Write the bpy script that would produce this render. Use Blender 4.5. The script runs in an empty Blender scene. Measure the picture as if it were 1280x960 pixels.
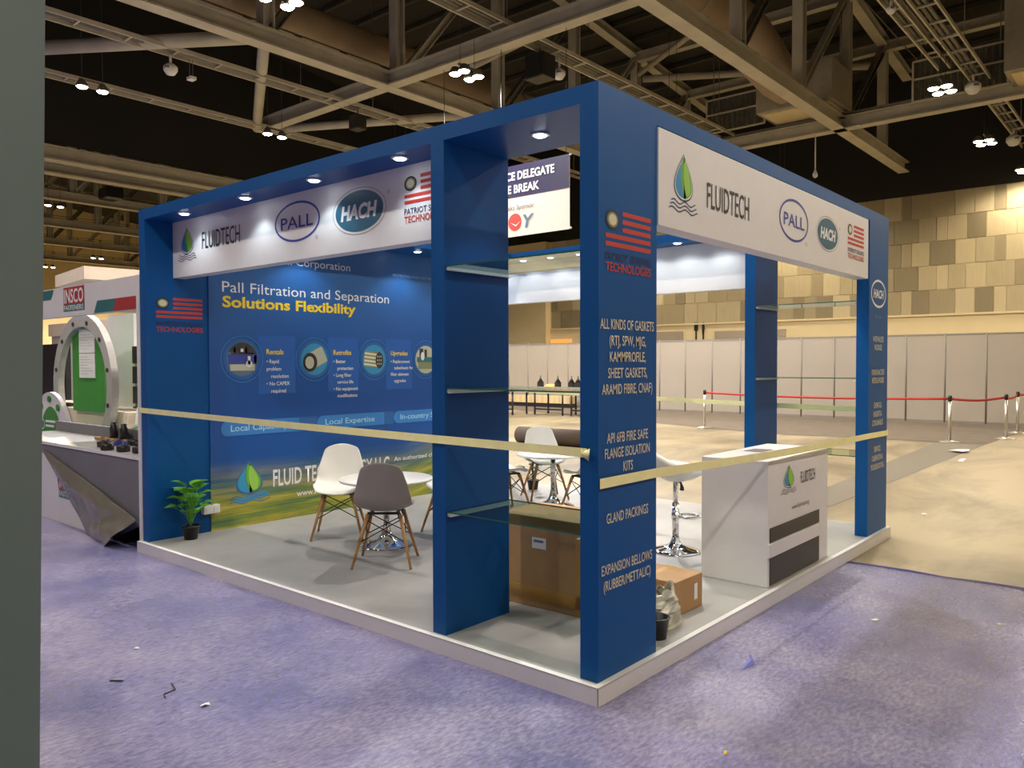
import bpy, math, random
from mathutils import Vector, Matrix
from math import sin, cos, pi, radians as R
random.seed(7)
S = bpy.context.scene
# ------------------------------------------------------------------ camera, world, exposure
cam = bpy.data.objects.new('camera', bpy.data.cameras.new('camera'))
S.collection.objects.link(cam); S.camera = cam
cam.data.sensor_width = 36.0; cam.data.lens = 987.1 / 1280 * 36.0; cam.data.clip_end = 300; cam.data.clip_start = 0.05
cr = Vector((0.65072693, -0.75930669, -0.00279544)); cu = Vector((0.02154304, 0.01478211, 0.99965863)); cf = Vector((0.75900617, 0.65056502, -0.02597689))
M = Matrix((cr, cu, -cf)).transposed().to_4x4(); M.translation = Vector((-3.1529, -2.1552, 1.6515))
cam.matrix_world = M
W = bpy.data.worlds.new('world'); S.world = W; W.use_nodes = True
W.node_tree.nodes['Background'].inputs[0].default_value = (1.0, 0.86, 0.68, 1); W.node_tree.nodes['Background'].inputs[1].default_value = 0.14
S.view_settings.view_transform = 'Standard'; S.view_settings.look = 'None'; S.view_settings.gamma = 1
S.view_settings.exposure = 0.08
S.cycles.max_bounces = 6; S.cycles.diffuse_bounces = 3; S.cycles.glossy_bounces = 3; S.cycles.transmission_bounces = 5
S.cycles.sample_clamp_indirect = 4.0; S.cycles.caustics_reflective = False; S.cycles.caustics_refractive = False
HALL_W = 980.0         # watts of one hall lamp cluster
WARM = (1.0, 0.83, 0.58); NEUT = (1.0, 0.92, 0.84); MID = (1.0, 0.88, 0.70); COOL = (0.80, 0.92, 1.0)
def light(name, kind, loc, energy, color, target=None, parent=None, **kw):
    d = bpy.data.lights.new(name, kind); d.energy = energy; d.color = color
    for k, v in kw.items(): setattr(d, k, v)
    o = bpy.data.objects.new(name, d); S.collection.objects.link(o); o.location = loc
    if target is not None:
        o.rotation_euler = (Vector(target) - Vector(loc)).to_track_quat('-Z', 'Y').to_euler()
    return o
# ------------------------------------------------------------------ materials
def srgb(r, g, b):
    f = lambda c: c / 12.92 if c <= 0.04045 else ((c + 0.055) / 1.055) ** 2.4
    return (f(r / 255), f(g / 255), f(b / 255), 1)
class NT:
    def __init__(s, name):
        s.m = bpy.data.materials.new(name); s.m.use_nodes = True; s.t = s.m.node_tree; s.b = s.t.nodes['Principled BSDF']
    def n(s, typ, **kw):
        x = s.t.nodes.new(typ)
        for k, v in kw.items():
            if k.startswith('i_'): x.inputs[int(k[2:]) if k[2:].isdigit() else k[2:].replace('_', ' ')].default_value = v
            else: setattr(x, k, v)
        return x
    def l(s, a, b): s.t.links.new(a, b)
    def set(s, **kw):
        for k, v in kw.items(): s.b.inputs[k.replace('_', ' ')].default_value = v
def mat(name, col, rough=0.5, metal=0.0, var=0.06, scale=6.0, bump=0.0, bscale=60.0, stretch=(1, 1, 1), **kw):
    t = NT(name); t.set(Roughness=rough, Metallic=metal)
    for k, v in kw.items(): t.b.inputs[k.replace('_', ' ')].default_value = v
    tc = t.n('ShaderNodeTexCoord'); mp = t.n('ShaderNodeMapping'); mp.inputs['Scale'].default_value = stretch
    t.l(tc.outputs['Object'], mp.inputs[0])
    no = t.n('ShaderNodeTexNoise'); no.inputs['Scale'].default_value = scale; no.inputs['Detail'].default_value = 3
    t.l(mp.outputs[0], no.inputs['Vector'])
    r = t.n('ShaderNodeValToRGB'); r.color_ramp.elements[0].position = 0.3; r.color_ramp.elements[1].position = 0.7
    c = col if len(col) == 4 else (*col, 1)
    r.color_ramp.elements[0].color = (*[x * (1 - var) for x in c[:3]], 1); r.color_ramp.elements[1].color = (*[min(1, x * (1 + var)) for x in c[:3]], 1)
    t.l(no.outputs[0], r.inputs[0]); t.l(r.outputs[0], t.b.inputs['Base Color'])
    if bump:
        n2 = t.n('ShaderNodeTexNoise'); n2.inputs['Scale'].default_value = bscale; t.l(mp.outputs[0], n2.inputs['Vector'])
        bp = t.n('ShaderNodeBump'); bp.inputs['Strength'].default_value = bump; bp.inputs['Distance'].default_value = 0.01
        t.l(n2.outputs[0], bp.inputs['Height']); t.l(bp.outputs[0], t.b.inputs['Normal'])
    return t.m
def emit(name, col, strength):
    t = NT(name); t.set(Roughness=0.5); t.b.inputs['Base Color'].default_value = (*col, 1)
    t.b.inputs['Emission Color'].default_value = (*col, 1); t.b.inputs['Emission Strength'].default_value = strength
    t.m.cycles.emission_sampling = 'NONE'; return t.m
BLUE = mat('blue_laminate', (0.001, 0.078, 0.275), 0.42, var=0.05, scale=2, Specular_IOR_Level=0.22)
WHITE = mat('white_laminate', (0.74, 0.73, 0.73), 0.42, var=0.02)
WHITEG = mat('white_gloss', (0.84, 0.82, 0.80), 0.25, var=0.01)
BOOTHFLOOR = mat('grey_vinyl_floor', (0.36, 0.355, 0.345), 0.5, var=0.10, scale=2.5, bump=0.05, bscale=40)
STEEL = mat('painted_steel', (0.43, 0.40, 0.32), 0.55, var=0.12, scale=1.5)
STEELD = mat('galvanised_tray', (0.17, 0.16, 0.13), 0.5, metal=0.3, var=0.15)
DUCT = mat('duct_insulation', (0.34, 0.26, 0.18), 0.65, var=0.1, scale=1.2, bump=0.15, bscale=4)
DUCTBOX = mat('plenum_metal', (0.30, 0.27, 0.21), 0.5, var=0.08)
BLACKC = mat('black_ceiling', (0.010, 0.009, 0.007), 0.9, var=0.2, scale=0.5)
DECK = mat('dark_roof_deck', (0.016, 0.014, 0.010), 0.8, var=0.2, scale=0.4)
PURLIN = mat('dark_purlin', (0.035, 0.031, 0.022), 0.7)
CREAMW = mat('cream_wall_paint', (0.66, 0.555, 0.34), 0.7, var=0.03, scale=1)
PT = [mat('wall_panel_' + n, c, 0.75, var=0.07, scale=4, stretch=(1, 6, 0.3)) for n, c in
      (('cream', (0.50, 0.43, 0.28)), ('beige', (0.41, 0.35, 0.225)), ('taupe', (0.31, 0.26, 0.165)), ('olive_grey', (0.225, 0.19, 0.12)))]
PART = mat('partition_laminate', (0.33, 0.28, 0.22), 0.5, var=0.03, scale=1)
ALU = mat('aluminium_profile', (0.19, 0.165, 0.135), 0.5)
WOODW = mat('wood_cladding', (0.55, 0.40, 0.20), 0.6, var=0.25, scale=2, stretch=(0.6, 3, 0.1))
BROWNC = mat('brown_carpet', (0.135, 0.105, 0.075), 0.95, var=0.1, scale=3, bump=0.3, bscale=120)
CHROME = mat('chrome', (0.80, 0.80, 0.80), 0.07, metal=1.0, var=0.0)
SATIN = mat('satin_steel', (0.62, 0.58, 0.52), 0.28, metal=0.9, var=0.02)
BLACKM = mat('black_metal', (0.012, 0.012, 0.012), 0.4)
BLACKP = mat('black_plastic', (0.015, 0.015, 0.016), 0.35)
CHW = mat('white_polypropylene', (0.80, 0.80, 0.76), 0.38, var=0.01)
CHG = mat('grey_polypropylene', (0.285, 0.255, 0.24), 0.45, var=0.02)
BEECH = mat('beech_wood', (0.48, 0.26, 0.10), 0.45, var=0.22, scale=12, stretch=(3, 3, 0.4))
TABLEW = mat('white_tabletop', (0.82, 0.82, 0.80), 0.3, var=0.01)
CARD = mat('cardboard', (0.40, 0.235, 0.105), 0.75, var=0.08, scale=5)
CARDT = mat('packing_tape', (0.46, 0.25, 0.06), 0.3, var=0.05)
PAPER = mat('white_paper', (0.80, 0.79, 0.76), 0.6, var=0.02)
YTAPE = mat('yellow_barrier_tape', (1.0, 0.93, 0.46), 0.4, var=0.06, scale=9)
GREEN = mat('leaf_green', (0.15, 0.42, 0.035), 0.35, var=0.45, scale=14)
GREEND = mat('dark_leaf_green', (0.03, 0.10, 0.02), 0.4, var=0.3, scale=14)
SOIL = mat('soil', (0.05, 0.035, 0.02), 0.9, bump=0.5)
REDBELT = mat('red_belt', (0.45, 0.03, 0.02), 0.6)
GREYPANEL = mat('grey_green_laminate', (0.13, 0.180, 0.168), 0.5, var=0.04, scale=1.5)
GREYBOARD = mat('grey_board', (0.17, 0.17, 0.19), 0.6, var=0.06, scale=2)
MAROON = mat('maroon_board', (0.06, 0.006, 0.008), 0.7)
SILVERV = mat('silver_vinyl_backing', (0.30, 0.285, 0.25), 0.22, metal=0.55, var=0.12, scale=5)
RINGG = mat('light_grey_ring', (0.42, 0.40, 0.38), 0.4, var=0.04)
GREENP = mat('green_panel', (0.05, 0.26, 0.035), 0.5, var=0.04)
CREAMB = mat('cream_counter', (0.80, 0.68, 0.55), 0.5, var=0.03)
STICK = mat('rolled_carpet', (0.075, 0.055, 0.045), 0.95, bump=0.4, bscale=50)
CLOTHG = mat('silver_grey_top', (0.40, 0.38, 0.34), 0.3, metal=0.4)
LED = emit('led_white', (0.92, 0.97, 1.0), 14)
LAMPE = emit('hall_lamp_glow', (1.0, 0.88, 0.62), 40)
ORANGE = emit('lit_doorway', (1.0, 0.45, 0.10), 0.5)
def glassmat(name, tint, rough=0.0):
    t = NT(name); t.set(Roughness=rough, IOR=1.5); t.b.inputs['Base Color'].default_value = tint; t.b.inputs['Transmission Weight'].default_value = 1.0
    # a thin pane: mostly see-through with a mirror-like sheen
    g = t.n('ShaderNodeBsdfGlossy'); g.inputs['Roughness'].default_value = 0.02; g.inputs['Color'].default_value = (0.9, 1, 0.95, 1)
    tr = t.n('ShaderNodeBsdfTransparent'); tr.inputs['Color'].default_value = tint
    fr = t.n('ShaderNodeFresnel'); fr.inputs['IOR'].default_value = 1.5
    ge = t.n('ShaderNodeNewGeometry'); mu = t.n('ShaderNodeMath', operation='SUBTRACT', use_clamp=True); t.l(fr.outputs[0], mu.inputs[0]); t.l(ge.outputs['Backfacing'], mu.inputs[1])
    mx = t.n('ShaderNodeMixShader'); t.l(mu.outputs[0], mx.inputs[0]); t.l(tr.outputs[0], mx.inputs[1]); t.l(g.outputs[0], mx.inputs[2])
    t.l(mx.outputs[0], t.t.nodes['Material Output'].inputs['Surface']); return t.m
GLASS = glassmat('shelf_glass', (0.72, 0.82, 0.79, 1)); GLASSE = mat('glass_edge', (0.01, 0.10, 0.07), 0.1, var=0.0)
PBAG = mat('clear_plastic_bag', (0.86, 0.83, 0.68), 0.3, var=0.05, Transmission_Weight=0.3)
def flatc(name, c, rough=0.45): return mat(name, c, rough, var=0.015, scale=3)
I_WHITE = flatc('print_white', (0.80, 0.80, 0.80)); I_BLACK = flatc('print_black', (0.02, 0.018, 0.02)); I_NAVY = flatc('print_navy', (0.018, 0.025, 0.10))
I_RED = flatc('print_red', (0.52, 0.045, 0.03)); I_PALL = flatc('print_royal_blue', (0.035, 0.055, 0.33)); I_TEAL = flatc('print_petrol', (0.02, 0.115, 0.19))
I_YEL = flatc('print_yellow', (0.85, 0.62, 0.02)); I_DROPB = flatc('print_drop_blue', (0.03, 0.27, 0.50)); I_DROPG = flatc('print_drop_green', (0.13, 0.42, 0.03))
I_DROPG2 = flatc('print_drop_light_green', (0.30, 0.58, 0.08)); I_LBLUE = flatc('print_light_blue', (0.03, 0.20, 0.55)); I_CYAN = flatc('print_pale_text_blue', (0.35, 0.62, 0.85))
I_MBLUE = flatc('print_mid_blue', (0.018, 0.115, 0.36)); I_GREY = flatc('print_grey', (0.30, 0.29, 0.29)); I_CREAM = flatc('print_cream', (0.72, 0.66, 0.48))
I_FADE = flatc('print_faded_text', (0.10, 0.20, 0.35)); I_CHAR = flatc('print_charcoal', (0.035, 0.033, 0.032)); I_TEAL2 = flatc('print_teal_green', (0.03, 0.16, 0.17))
I_PURP = flatc('banner_violet', (0.016, 0.010, 0.065)); I_DRED = flatc('print_brick_red', (0.42, 0.04, 0.045)); I_BANNER = flatc('banner_cream', (0.78, 0.68, 0.60))
I_STEELB = flatc('print_steel_blue', (0.10, 0.16, 0.24)); I_SAND = flatc('print_sand', (0.50, 0.50, 0.38)); I_OLIVE = flatc('print_olive', (0.22, 0.25, 0.13))
# purple carpet under clear film
def carpet_mat():
    t = NT('purple_carpet_under_film'); tc = t.n('ShaderNodeTexCoord')
    n1 = t.n('ShaderNodeTexNoise'); n1.inputs['Scale'].default_value = 1.1; n1.inputs['Detail'].default_value = 6; n1.inputs['Roughness'].default_value = 0.6
    t.l(tc.outputs['Object'], n1.inputs['Vector'])
    r = t.n('ShaderNodeValToRGB'); e = r.color_ramp.elements; e[0].position = 0.32; e[0].color = (0.05, 0.055, 0.25, 1); e[1].position = 0.66; e[1].color = (0.23, 0.21, 0.36, 1)
    t.l(n1.outputs[0], r.inputs[0])
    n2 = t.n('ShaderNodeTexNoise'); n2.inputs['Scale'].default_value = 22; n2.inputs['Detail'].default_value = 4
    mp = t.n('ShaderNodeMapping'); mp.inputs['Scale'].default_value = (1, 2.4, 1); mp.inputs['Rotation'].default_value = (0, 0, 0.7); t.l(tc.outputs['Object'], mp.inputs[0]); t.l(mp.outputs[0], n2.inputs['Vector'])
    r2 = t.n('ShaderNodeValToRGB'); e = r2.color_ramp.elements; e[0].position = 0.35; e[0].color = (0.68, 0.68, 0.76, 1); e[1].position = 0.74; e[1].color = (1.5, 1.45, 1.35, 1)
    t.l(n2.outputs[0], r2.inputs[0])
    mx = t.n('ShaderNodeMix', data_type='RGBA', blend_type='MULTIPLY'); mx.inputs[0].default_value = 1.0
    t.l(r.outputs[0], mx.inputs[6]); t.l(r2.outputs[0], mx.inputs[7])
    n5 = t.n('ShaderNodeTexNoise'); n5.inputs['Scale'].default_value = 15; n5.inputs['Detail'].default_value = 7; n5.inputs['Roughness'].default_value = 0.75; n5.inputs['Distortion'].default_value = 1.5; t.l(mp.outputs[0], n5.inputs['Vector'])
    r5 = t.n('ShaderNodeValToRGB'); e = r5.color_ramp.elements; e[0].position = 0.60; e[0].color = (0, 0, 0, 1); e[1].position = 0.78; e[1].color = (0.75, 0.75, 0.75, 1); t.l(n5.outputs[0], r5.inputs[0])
    m5 = t.n('ShaderNodeMix', data_type='RGBA'); t.l(r5.outputs[0], m5.inputs[0]); t.l(mx.outputs[2], m5.inputs[6]); m5.inputs[7].default_value = (0.62, 0.60, 0.66, 1)  # pale flecks: sparkle of the crinkled film painted into the base colour
    t.l(m5.outputs[2], t.b.inputs['Base Color'])
    t.set(Roughness=0.8); t.b.inputs['Coat Weight'].default_value = 1.0; t.b.inputs['Coat Roughness'].default_value = 0.20; t.b.inputs['Coat IOR'].default_value = 1.9
    n3 = t.n('ShaderNodeTexNoise'); n3.inputs['Scale'].default_value = 38; n3.inputs['Detail'].default_value = 3; n3.inputs['Distortion'].default_value = 1.2; t.l(mp.outputs[0], n3.inputs['Vector'])
    bp = t.n('ShaderNodeBump'); bp.inputs['Strength'].default_value = 0.75; bp.inputs['Distance'].default_value = 0.02
    t.l(n3.outputs[0], bp.inputs['Height']); t.l(bp.outputs[0], t.b.inputs['Coat Normal']); return t.m
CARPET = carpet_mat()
def concrete_mat():
    t = NT('worn_concrete'); tc = t.n('ShaderNodeTexCoord')
    mp = t.n('ShaderNodeMapping'); mp.inputs['Scale'].default_value = (0.7, 1.5, 1); t.l(tc.outputs['Object'], mp.inputs[0])
    n1 = t.n('ShaderNodeTexNoise'); n1.inputs['Scale'].default_value = 0.45; n1.inputs['Detail'].default_value = 8; n1.inputs['Roughness'].default_value = 0.65; n1.inputs['Distortion'].default_value = 0.6
    t.l(mp.outputs[0], n1.inputs['Vector'])
    r = t.n('ShaderNodeValToRGB'); e = r.color_ramp.elements; e[0].position = 0.33; e[0].color = (0.115, 0.09, 0.052, 1); e[1].position = 0.58; e[1].color = (0.31, 0.245, 0.14, 1)
    t.l(n1.outputs[0], r.inputs[0]); t.l(r.outputs[0], t.b.inputs['Base Color']); t.set(Roughness=0.45)
    n2 = t.n('ShaderNodeTexNoise'); n2.inputs['Scale'].default_value = 7; t.l(tc.outputs['Object'], n2.inputs['Vector'])
    bp = t.n('ShaderNodeBump'); bp.inputs['Strength'].default_value = 0.08; t.l(n2.outputs[0], bp.inputs['Height']); t.l(bp.outputs[0], t.b.inputs['Normal']); return t.m
CONC = concrete_mat()
def mural_mat():
    t = NT('mural_print'); tc = t.n('ShaderNodeTexCoord'); sp = t.n('ShaderNodeSeparateXYZ'); t.l(tc.outputs['Object'], sp.inputs[0])
    def m(op, a, b=None, c=None, clamp=False):
        x = t.n('ShaderNodeMath', operation=op, use_clamp=clamp)
        for i, v in enumerate((a, b, c)):
            if v is None: continue
            if isinstance(v, (int, float)): x.inputs[i].default_value = v
            else: t.l(v, x.inputs[i])
        return x.outputs[0]
    X, Z = sp.outputs[0], sp.outputs[2]
    # printed sky-to-navy ramp by height
    r = t.n('ShaderNodeValToRGB'); e = r.color_ramp.elements; e[0].position = 0.0; e[0].color = (0.006, 0.08, 0.30, 1); e[1].position = 1.0; e[1].color = (0.02, 0.12, 0.34, 1)
    x = e.new(0.42); x.color = (0.002, 0.07, 0.32, 1)
    t.l(m('DIVIDE', Z, 3.0), r.inputs[0])
    # sweeping light streaks, curved upward to the right
    q = m('SUBTRACT', Z, m('MULTIPLY', m('POWER', m('MAXIMUM', m('SUBTRACT', X, 0.5), 0.0), 1.35), 0.22))
    cb = t.n('ShaderNodeCombineXYZ'); t.l(m('MULTIPLY', X, 0.35), cb.inputs[0]); t.l(m('MULTIPLY', q, 5.2), cb.inputs[1])
    no = t.n('ShaderNodeTexNoise'); no.inputs['Scale'].default_value = 1.6; no.inputs['Detail'].default_value = 5; no.inputs['Roughness'].default_value = 0.62; t.l(cb.outputs[0], no.inputs['Vector'])
    r2 = t.n('ShaderNodeValToRGB'); e = r2.color_ramp.elements
    e[0].position = 0.26; e[0].color = (0.015, 0.08, 0.14, 1); e[1].position = 0.68; e[1].color = (0.62, 0.66, 0.34, 1)
    for p, c in ((0.36, (0.05, 0.15, 0.08, 1)), (0.45, (0.18, 0.25, 0.02, 1)), (0.55, (0.44, 0.38, 0.02, 1))): x = e.new(p); x.color = c
    t.l(no.outputs[0], r2.inputs[0])
    mask = m('MULTIPLY', m('SMOOTH_MIN', m('DIVIDE', m('SUBTRACT', 0.74, q), 0.40), 1.0, 0.1, clamp=True), 0.92)
    mx = t.n('ShaderNodeMix', data_type='RGBA'); t.l(mask, mx.inputs[0]); t.l(r.outputs[0], mx.inputs[6]); t.l(r2.outputs[0], mx.inputs[7])
    t.l(mx.outputs[2], t.b.inputs['Base Color']); t.set(Roughness=0.36); return t.m
MURAL = mural_mat()

# ------------------------------------------------------------------ object helpers
WL = {}
def link(o): S.collection.objects.link(o); return o
def tag(o, label, cat, group=None, kind=None):
    o['label'] = label
    if cat: o['category'] = cat
    if group: o['group'] = group
    if kind: o['kind'] = kind
    return o
def thing(name, label, cat, loc=(0, 0, 0), rz=0.0, group=None):
    o = link(bpy.data.objects.new(name, None)); o.location = loc; o.rotation_euler = (0, 0, rz); o.empty_display_size = 0.1
    WL[o.name] = Vector(loc); return tag(o, label, cat, group)
class G:
    def __init__(s): s.v = []; s.f = []; s.mi = []; s.sm = []; s.cur = 0; s.smooth = False
    def add(s, vs, fs):
        k = len(s.v); s.v += [Vector(v) for v in vs]
        for f in fs: s.f.append([i + k for i in f]); s.mi.append(s.cur); s.sm.append(s.smooth)
        return s
    def box(s, a, b, bev=0.0):
        (x0, y0, z0), (x1, y1, z1) = a, b
        if x0 > x1: x0, x1 = x1, x0
        if y0 > y1: y0, y1 = y1, y0
        if z0 > z1: z0, z1 = z1, z0
        return s.add([(x0, y0, z0), (x1, y0, z0), (x1, y1, z0), (x0, y1, z0), (x0, y0, z1), (x1, y0, z1), (x1, y1, z1), (x0, y1, z1)],
                     [(0, 3, 2, 1), (4, 5, 6, 7), (0, 1, 5, 4), (1, 2, 6, 5), (2, 3, 7, 6), (3, 0, 4, 7)])
    def bar(s, p, q, w, h, up=(0, 0, 1)):
        p, q = Vector(p), Vector(q); d = (q - p).normalized(); u = Vector(up)
        if abs(d.dot(u)) > 0.99: u = Vector((1, 0, 0))
        r = d.cross(u).normalized(); u = r.cross(d).normalized(); vs = []
        for c in (p, q):
            for a, b in ((-1, -1), (1, -1), (1, 1), (-1, 1)): vs.append(c + r * a * w / 2 + u * b * h / 2)
        return s.add(vs, [(0, 1, 2, 3), (7, 6, 5, 4), (0, 4, 5, 1), (1, 5, 6, 2), (2, 6, 7, 3), (3, 7, 4, 0)])
    def hbeam(s, p, q, w, h, t=0.05, up=(0, 0, 1)):
        p, q = Vector(p), Vector(q); d = (q - p).normalized(); u = Vector(up)
        if abs(d.dot(u)) > 0.99: u = Vector((1, 0, 0))
        r = d.cross(u).normalized(); u = r.cross(d).normalized()
        s.bar(p + u * (h / 2 - t / 2), q + u * (h / 2 - t / 2), w, t, up); s.bar(p - u * (h / 2 - t / 2), q - u * (h / 2 - t / 2), w, t, up)
        return s.bar(p, q, t, h - t * 2, up)
    def tube(s, pts, rad, n=8, cap=True):
        pts = [Vector(p) for p in pts]; m = len(pts); rad = rad if isinstance(rad, (list, tuple)) else [rad] * m
        k = len(s.v); ref = None; sm = s.smooth
        for i, p in enumerate(pts):
            d = (pts[min(i + 1, m - 1)] - pts[max(i - 1, 0)]).normalized()
            if ref is None: ref = Vector((0, 0, 1)) if abs(d.z) < 0.9 else Vector((1, 0, 0))
            a = d.cross(ref).normalized(); b = a.cross(d).normalized(); ref = b
            for j in range(n): s.v.append(p + (a * cos(2 * pi * j / n) + b * sin(2 * pi * j / n)) * rad[i])
        for i in range(m - 1):
            for j in range(n):
                s.f.append([k + i * n + j, k + i * n + (j + 1) % n, k + (i + 1) * n + (j + 1) % n, k + (i + 1) * n + j]); s.mi.append(s.cur); s.sm.append(True)
        if cap:
            s.f.append([k + j for j in range(n)][::-1]); s.mi.append(s.cur); s.sm.append(False)
            s.f.append([k + (m - 1) * n + j for j in range(n)]); s.mi.append(s.cur); s.sm.append(False)
        return s
    def lathe(s, prof, c=(0, 0, 0), n=24, smooth=True):
        k = len(s.v); m = len(prof); c = Vector(c)
        for r, z in prof:
            for j in range(n): s.v.append(c + Vector((r * cos(2 * pi * j / n), r * sin(2 * pi * j / n), z)))
        for i in range(m - 1):
            for j in range(n):
                s.f.append([k + i * n + j, k + i * n + (j + 1) % n, k + (i + 1) * n + (j + 1) % n, k + (i + 1) * n + j]); s.mi.append(s.cur); s.sm.append(smooth)
        if prof[0][0] > 1e-4: s.f.append([k + j for j in range(n)][::-1]); s.mi.append(s.cur); s.sm.append(False)
        if prof[-1][0] > 1e-4: s.f.append([k + (m - 1) * n + j for j in range(n)]); s.mi.append(s.cur); s.sm.append(False)
        return s
    def grid(s, rows, closed=False):
        k = len(s.v); n = len(rows[0])
        for r in rows: s.v += [Vector(p) for p in r]
        for i in range(len(rows) - 1):
            for j in range(n if closed else n - 1):
                s.f.append([k + i * n + j, k + i * n + (j + 1) % n, k + (i + 1) * n + (j + 1) % n, k + (i + 1) * n + j]); s.mi.append(s.cur); s.sm.append(True)
        return s
    def build(s, name, m, parent=None, bevel=0.0, local=False, solid=0.0, sub=0):
        me = bpy.data.meshes.new(name); off = Vector((0, 0, 0)) if (local or parent is None) else WL.get(parent.name, Vector((0, 0, 0)))
        me.from_pydata([v - off for v in s.v], [], s.f)
        ms = m if isinstance(m, (list, tuple)) else [m]
        for x in ms: me.materials.append(x)
        me.polygons.foreach_set('material_index', s.mi); me.polygons.foreach_set('use_smooth', s.sm); me.update()
        o = link(bpy.data.objects.new(name, me))
        if parent is not None: o.parent = parent
        WL[o.name] = off
        if solid: x = o.modifiers.new('s', 'SOLIDIFY'); x.thickness = solid; x.offset = 0
        if sub: x = o.modifiers.new('u', 'SUBSURF'); x.levels = sub; x.render_levels = sub
        if bevel: x = o.modifiers.new('b', 'BEVEL'); x.width = bevel; x.segments = 2; x.limit_method = 'ANGLE'
        return o
def copy_tree(o, parent=None):
    c = o.copy(); link(c)
    if parent is not None: c.parent = parent
    for ch in list(o.children): copy_tree(ch, c)
    return c
def put(o, loc, rz, label=None, group=None):
    o.location = loc; o.rotation_euler = (0, 0, rz)
    if label: o['label'] = label
    if group: o['group'] = group
    return o
# flat print: plane 'R' faces -Y (u = +X), plane 'L' faces -X (u = -Y), given by u, z and the plane's position
def fr(plane, pos, u, z, off=0.002):
    return Vector((u, pos - off, z)) if plane == 'R' else Vector((pos - off, u, z))
def flat(name, polys, m, parent, plane, pos, off=0.002, strips=False):
    g = G()
    for i, p in enumerate(polys):
        g.cur = 0
        if isinstance(p, tuple): g.cur, p = p
        g.add([fr(plane, pos, a, b, off + 0.0006 * g.cur) for a, b in p], [list(range(len(p)))])
    return g.build(name, m, parent)
def ell(cu_, cz, a, b, n=40, t0=0, t1=2 * pi): return [(cu_ + a * cos(t0 + (t1 - t0) * i / n), cz + b * sin(t0 + (t1 - t0) * i / n)) for i in range(n)]
def ring(cu_, cz, a, b, w, mi=0, n=40):
    o = ell(cu_, cz, a, b, n); i_ = ell(cu_, cz, a - w, b - w, n)
    return [(mi, [o[k], o[(k + 1) % n], i_[(k + 1) % n], i_[k]]) for k in range(n)]
FONTCACHE = {}
def text(body, plane, pos, u, z, w, h, m, parent, bold=0.0, shear=0.0, align='C', name='lettering', off=0.003):
    """lettering fitted into a box w wide, h high (cap height of the line), centred on or starting at u"""
    c = bpy.data.curves.new('t', 'FONT'); c.body = body; c.size = 1; c.resolution_u = 3; c.offset = bold; c.shear = shear
    c.align_x = 'CENTER'; o = bpy.data.objects.new('t', c); link(o)
    dg = bpy.context.evaluated_depsgraph_get(); dg.update(); me = bpy.data.meshes.new_from_object(o.evaluated_get(dg))
    bpy.data.objects.remove(o); bpy.data.curves.remove(c)
    xs = [v.co.x for v in me.vertices]; x0, x1 = min(xs), max(xs)
    caph = 0.729
    sz = h / caph; sx = (w / (x1 - x0)) if w else sz * 0.95
    wid = (x1 - x0) * sx; sgn = 1 if plane == 'R' else -1
    ustart = u - sgn * wid / 2 if align == 'C' else u
    offv = WL.get(parent.name, Vector((0, 0, 0)))
    for v in me.vertices:
        v.co = fr(plane, pos, ustart + sgn * (v.co.x - x0) * sx, z - h / 2 + v.co.y * sz, off) - offv
    me.name = name; me.materials.clear(); me.materials.append(m)
    ob = link(bpy.data.objects.new(name, me)); ob.parent = parent; WL[ob.name] = offv; return ob

# ------------------------------------------------------------------ the hall
def struct(name, g, m, label, **kw): return tag(g.build(name, m, **kw), label, None, kind='structure')
FLOOR = struct('floor', G().box((-14, -14, -0.2), (31.6, 70, 0)), CONC, 'worn pale concrete floor of the hall')
struct('wall_right', G().box((-14, -14.2, 0), (31.6, -14, 15.5)), CREAMW, 'cream hall wall on the right')
struct('wall_front', G().box((-14.2, -14, 0), (-14, 70, 15.5)), CREAMW, 'cream hall wall behind the photographer')
wl = struct('wall_left', G().box((-14, 66, 0), (31.6, 66.2, 15.5)), CREAMW, 'far end wall of the neighbouring hall')
wb = struct('wall_back', G().box((31.04, -14, 0), (31.4, 66, 8.24)), CREAMW, 'long cream back wall with a patchwork of upholstered panels above')
# upholstered panels on the back wall, five rows
ROWY = {0: [9.1, 7.9, 7.29, 6.63, 6.27, 5.62, 4.74, 4.07, 3.43, 3.06, 2.3], 1: [8.2, 7.5, 6.9, 6.01, 5.37, 4.99, 4.33, 3.7, 2.7, 2.1], 2: [8.4, 7.3, 6.64, 6.26, 5.61, 4.72, 4.03, 3.4, 3.06, 2.2],
        3: [8.5, 7.6, 6.9, 6.01, 5.36, 4.95, 4.36, 3.68, 2.75, 2.0], 4: [8.6, 7.8, 7.17, 6.63, 6.24, 5.62, 4.7, 4.05, 3.42, 3.02, 2.2]}
TONE = {0: [2, 2, 1, 3, 2, 2, 1, 1, 3, 1], 1: [1, 3, 3, 2, 1, 1, 3, 0, 0], 2: [2, 3, 2, 1, 3, 0, 1, 2, 0], 3: [1, 2, 3, 1, 0, 1, 0, 1, 2], 4: [2, 1, 2, 1, 3, 2, 0, 3, 0, 1]}
PM = []
for k, m in enumerate(PT):
    g = G(); g.add([(0, 0, 0), (0, 1, 0), (0, 1, 1), (0, 0, 1), (-1, 0.015, 0.015), (-1, 0.985, 0.015), (-1, 0.985, 0.985), (-1, 0.015, 0.985)], [(4, 7, 6, 5), (0, 4, 5, 1), (1, 5, 6, 2), (2, 6, 7, 3), (3, 7, 4, 0)])
    me = bpy.data.meshes.new('wall_panel'); me.from_pydata(g.v, [], g.f); me.materials.append(m); PM.append(me)
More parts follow.
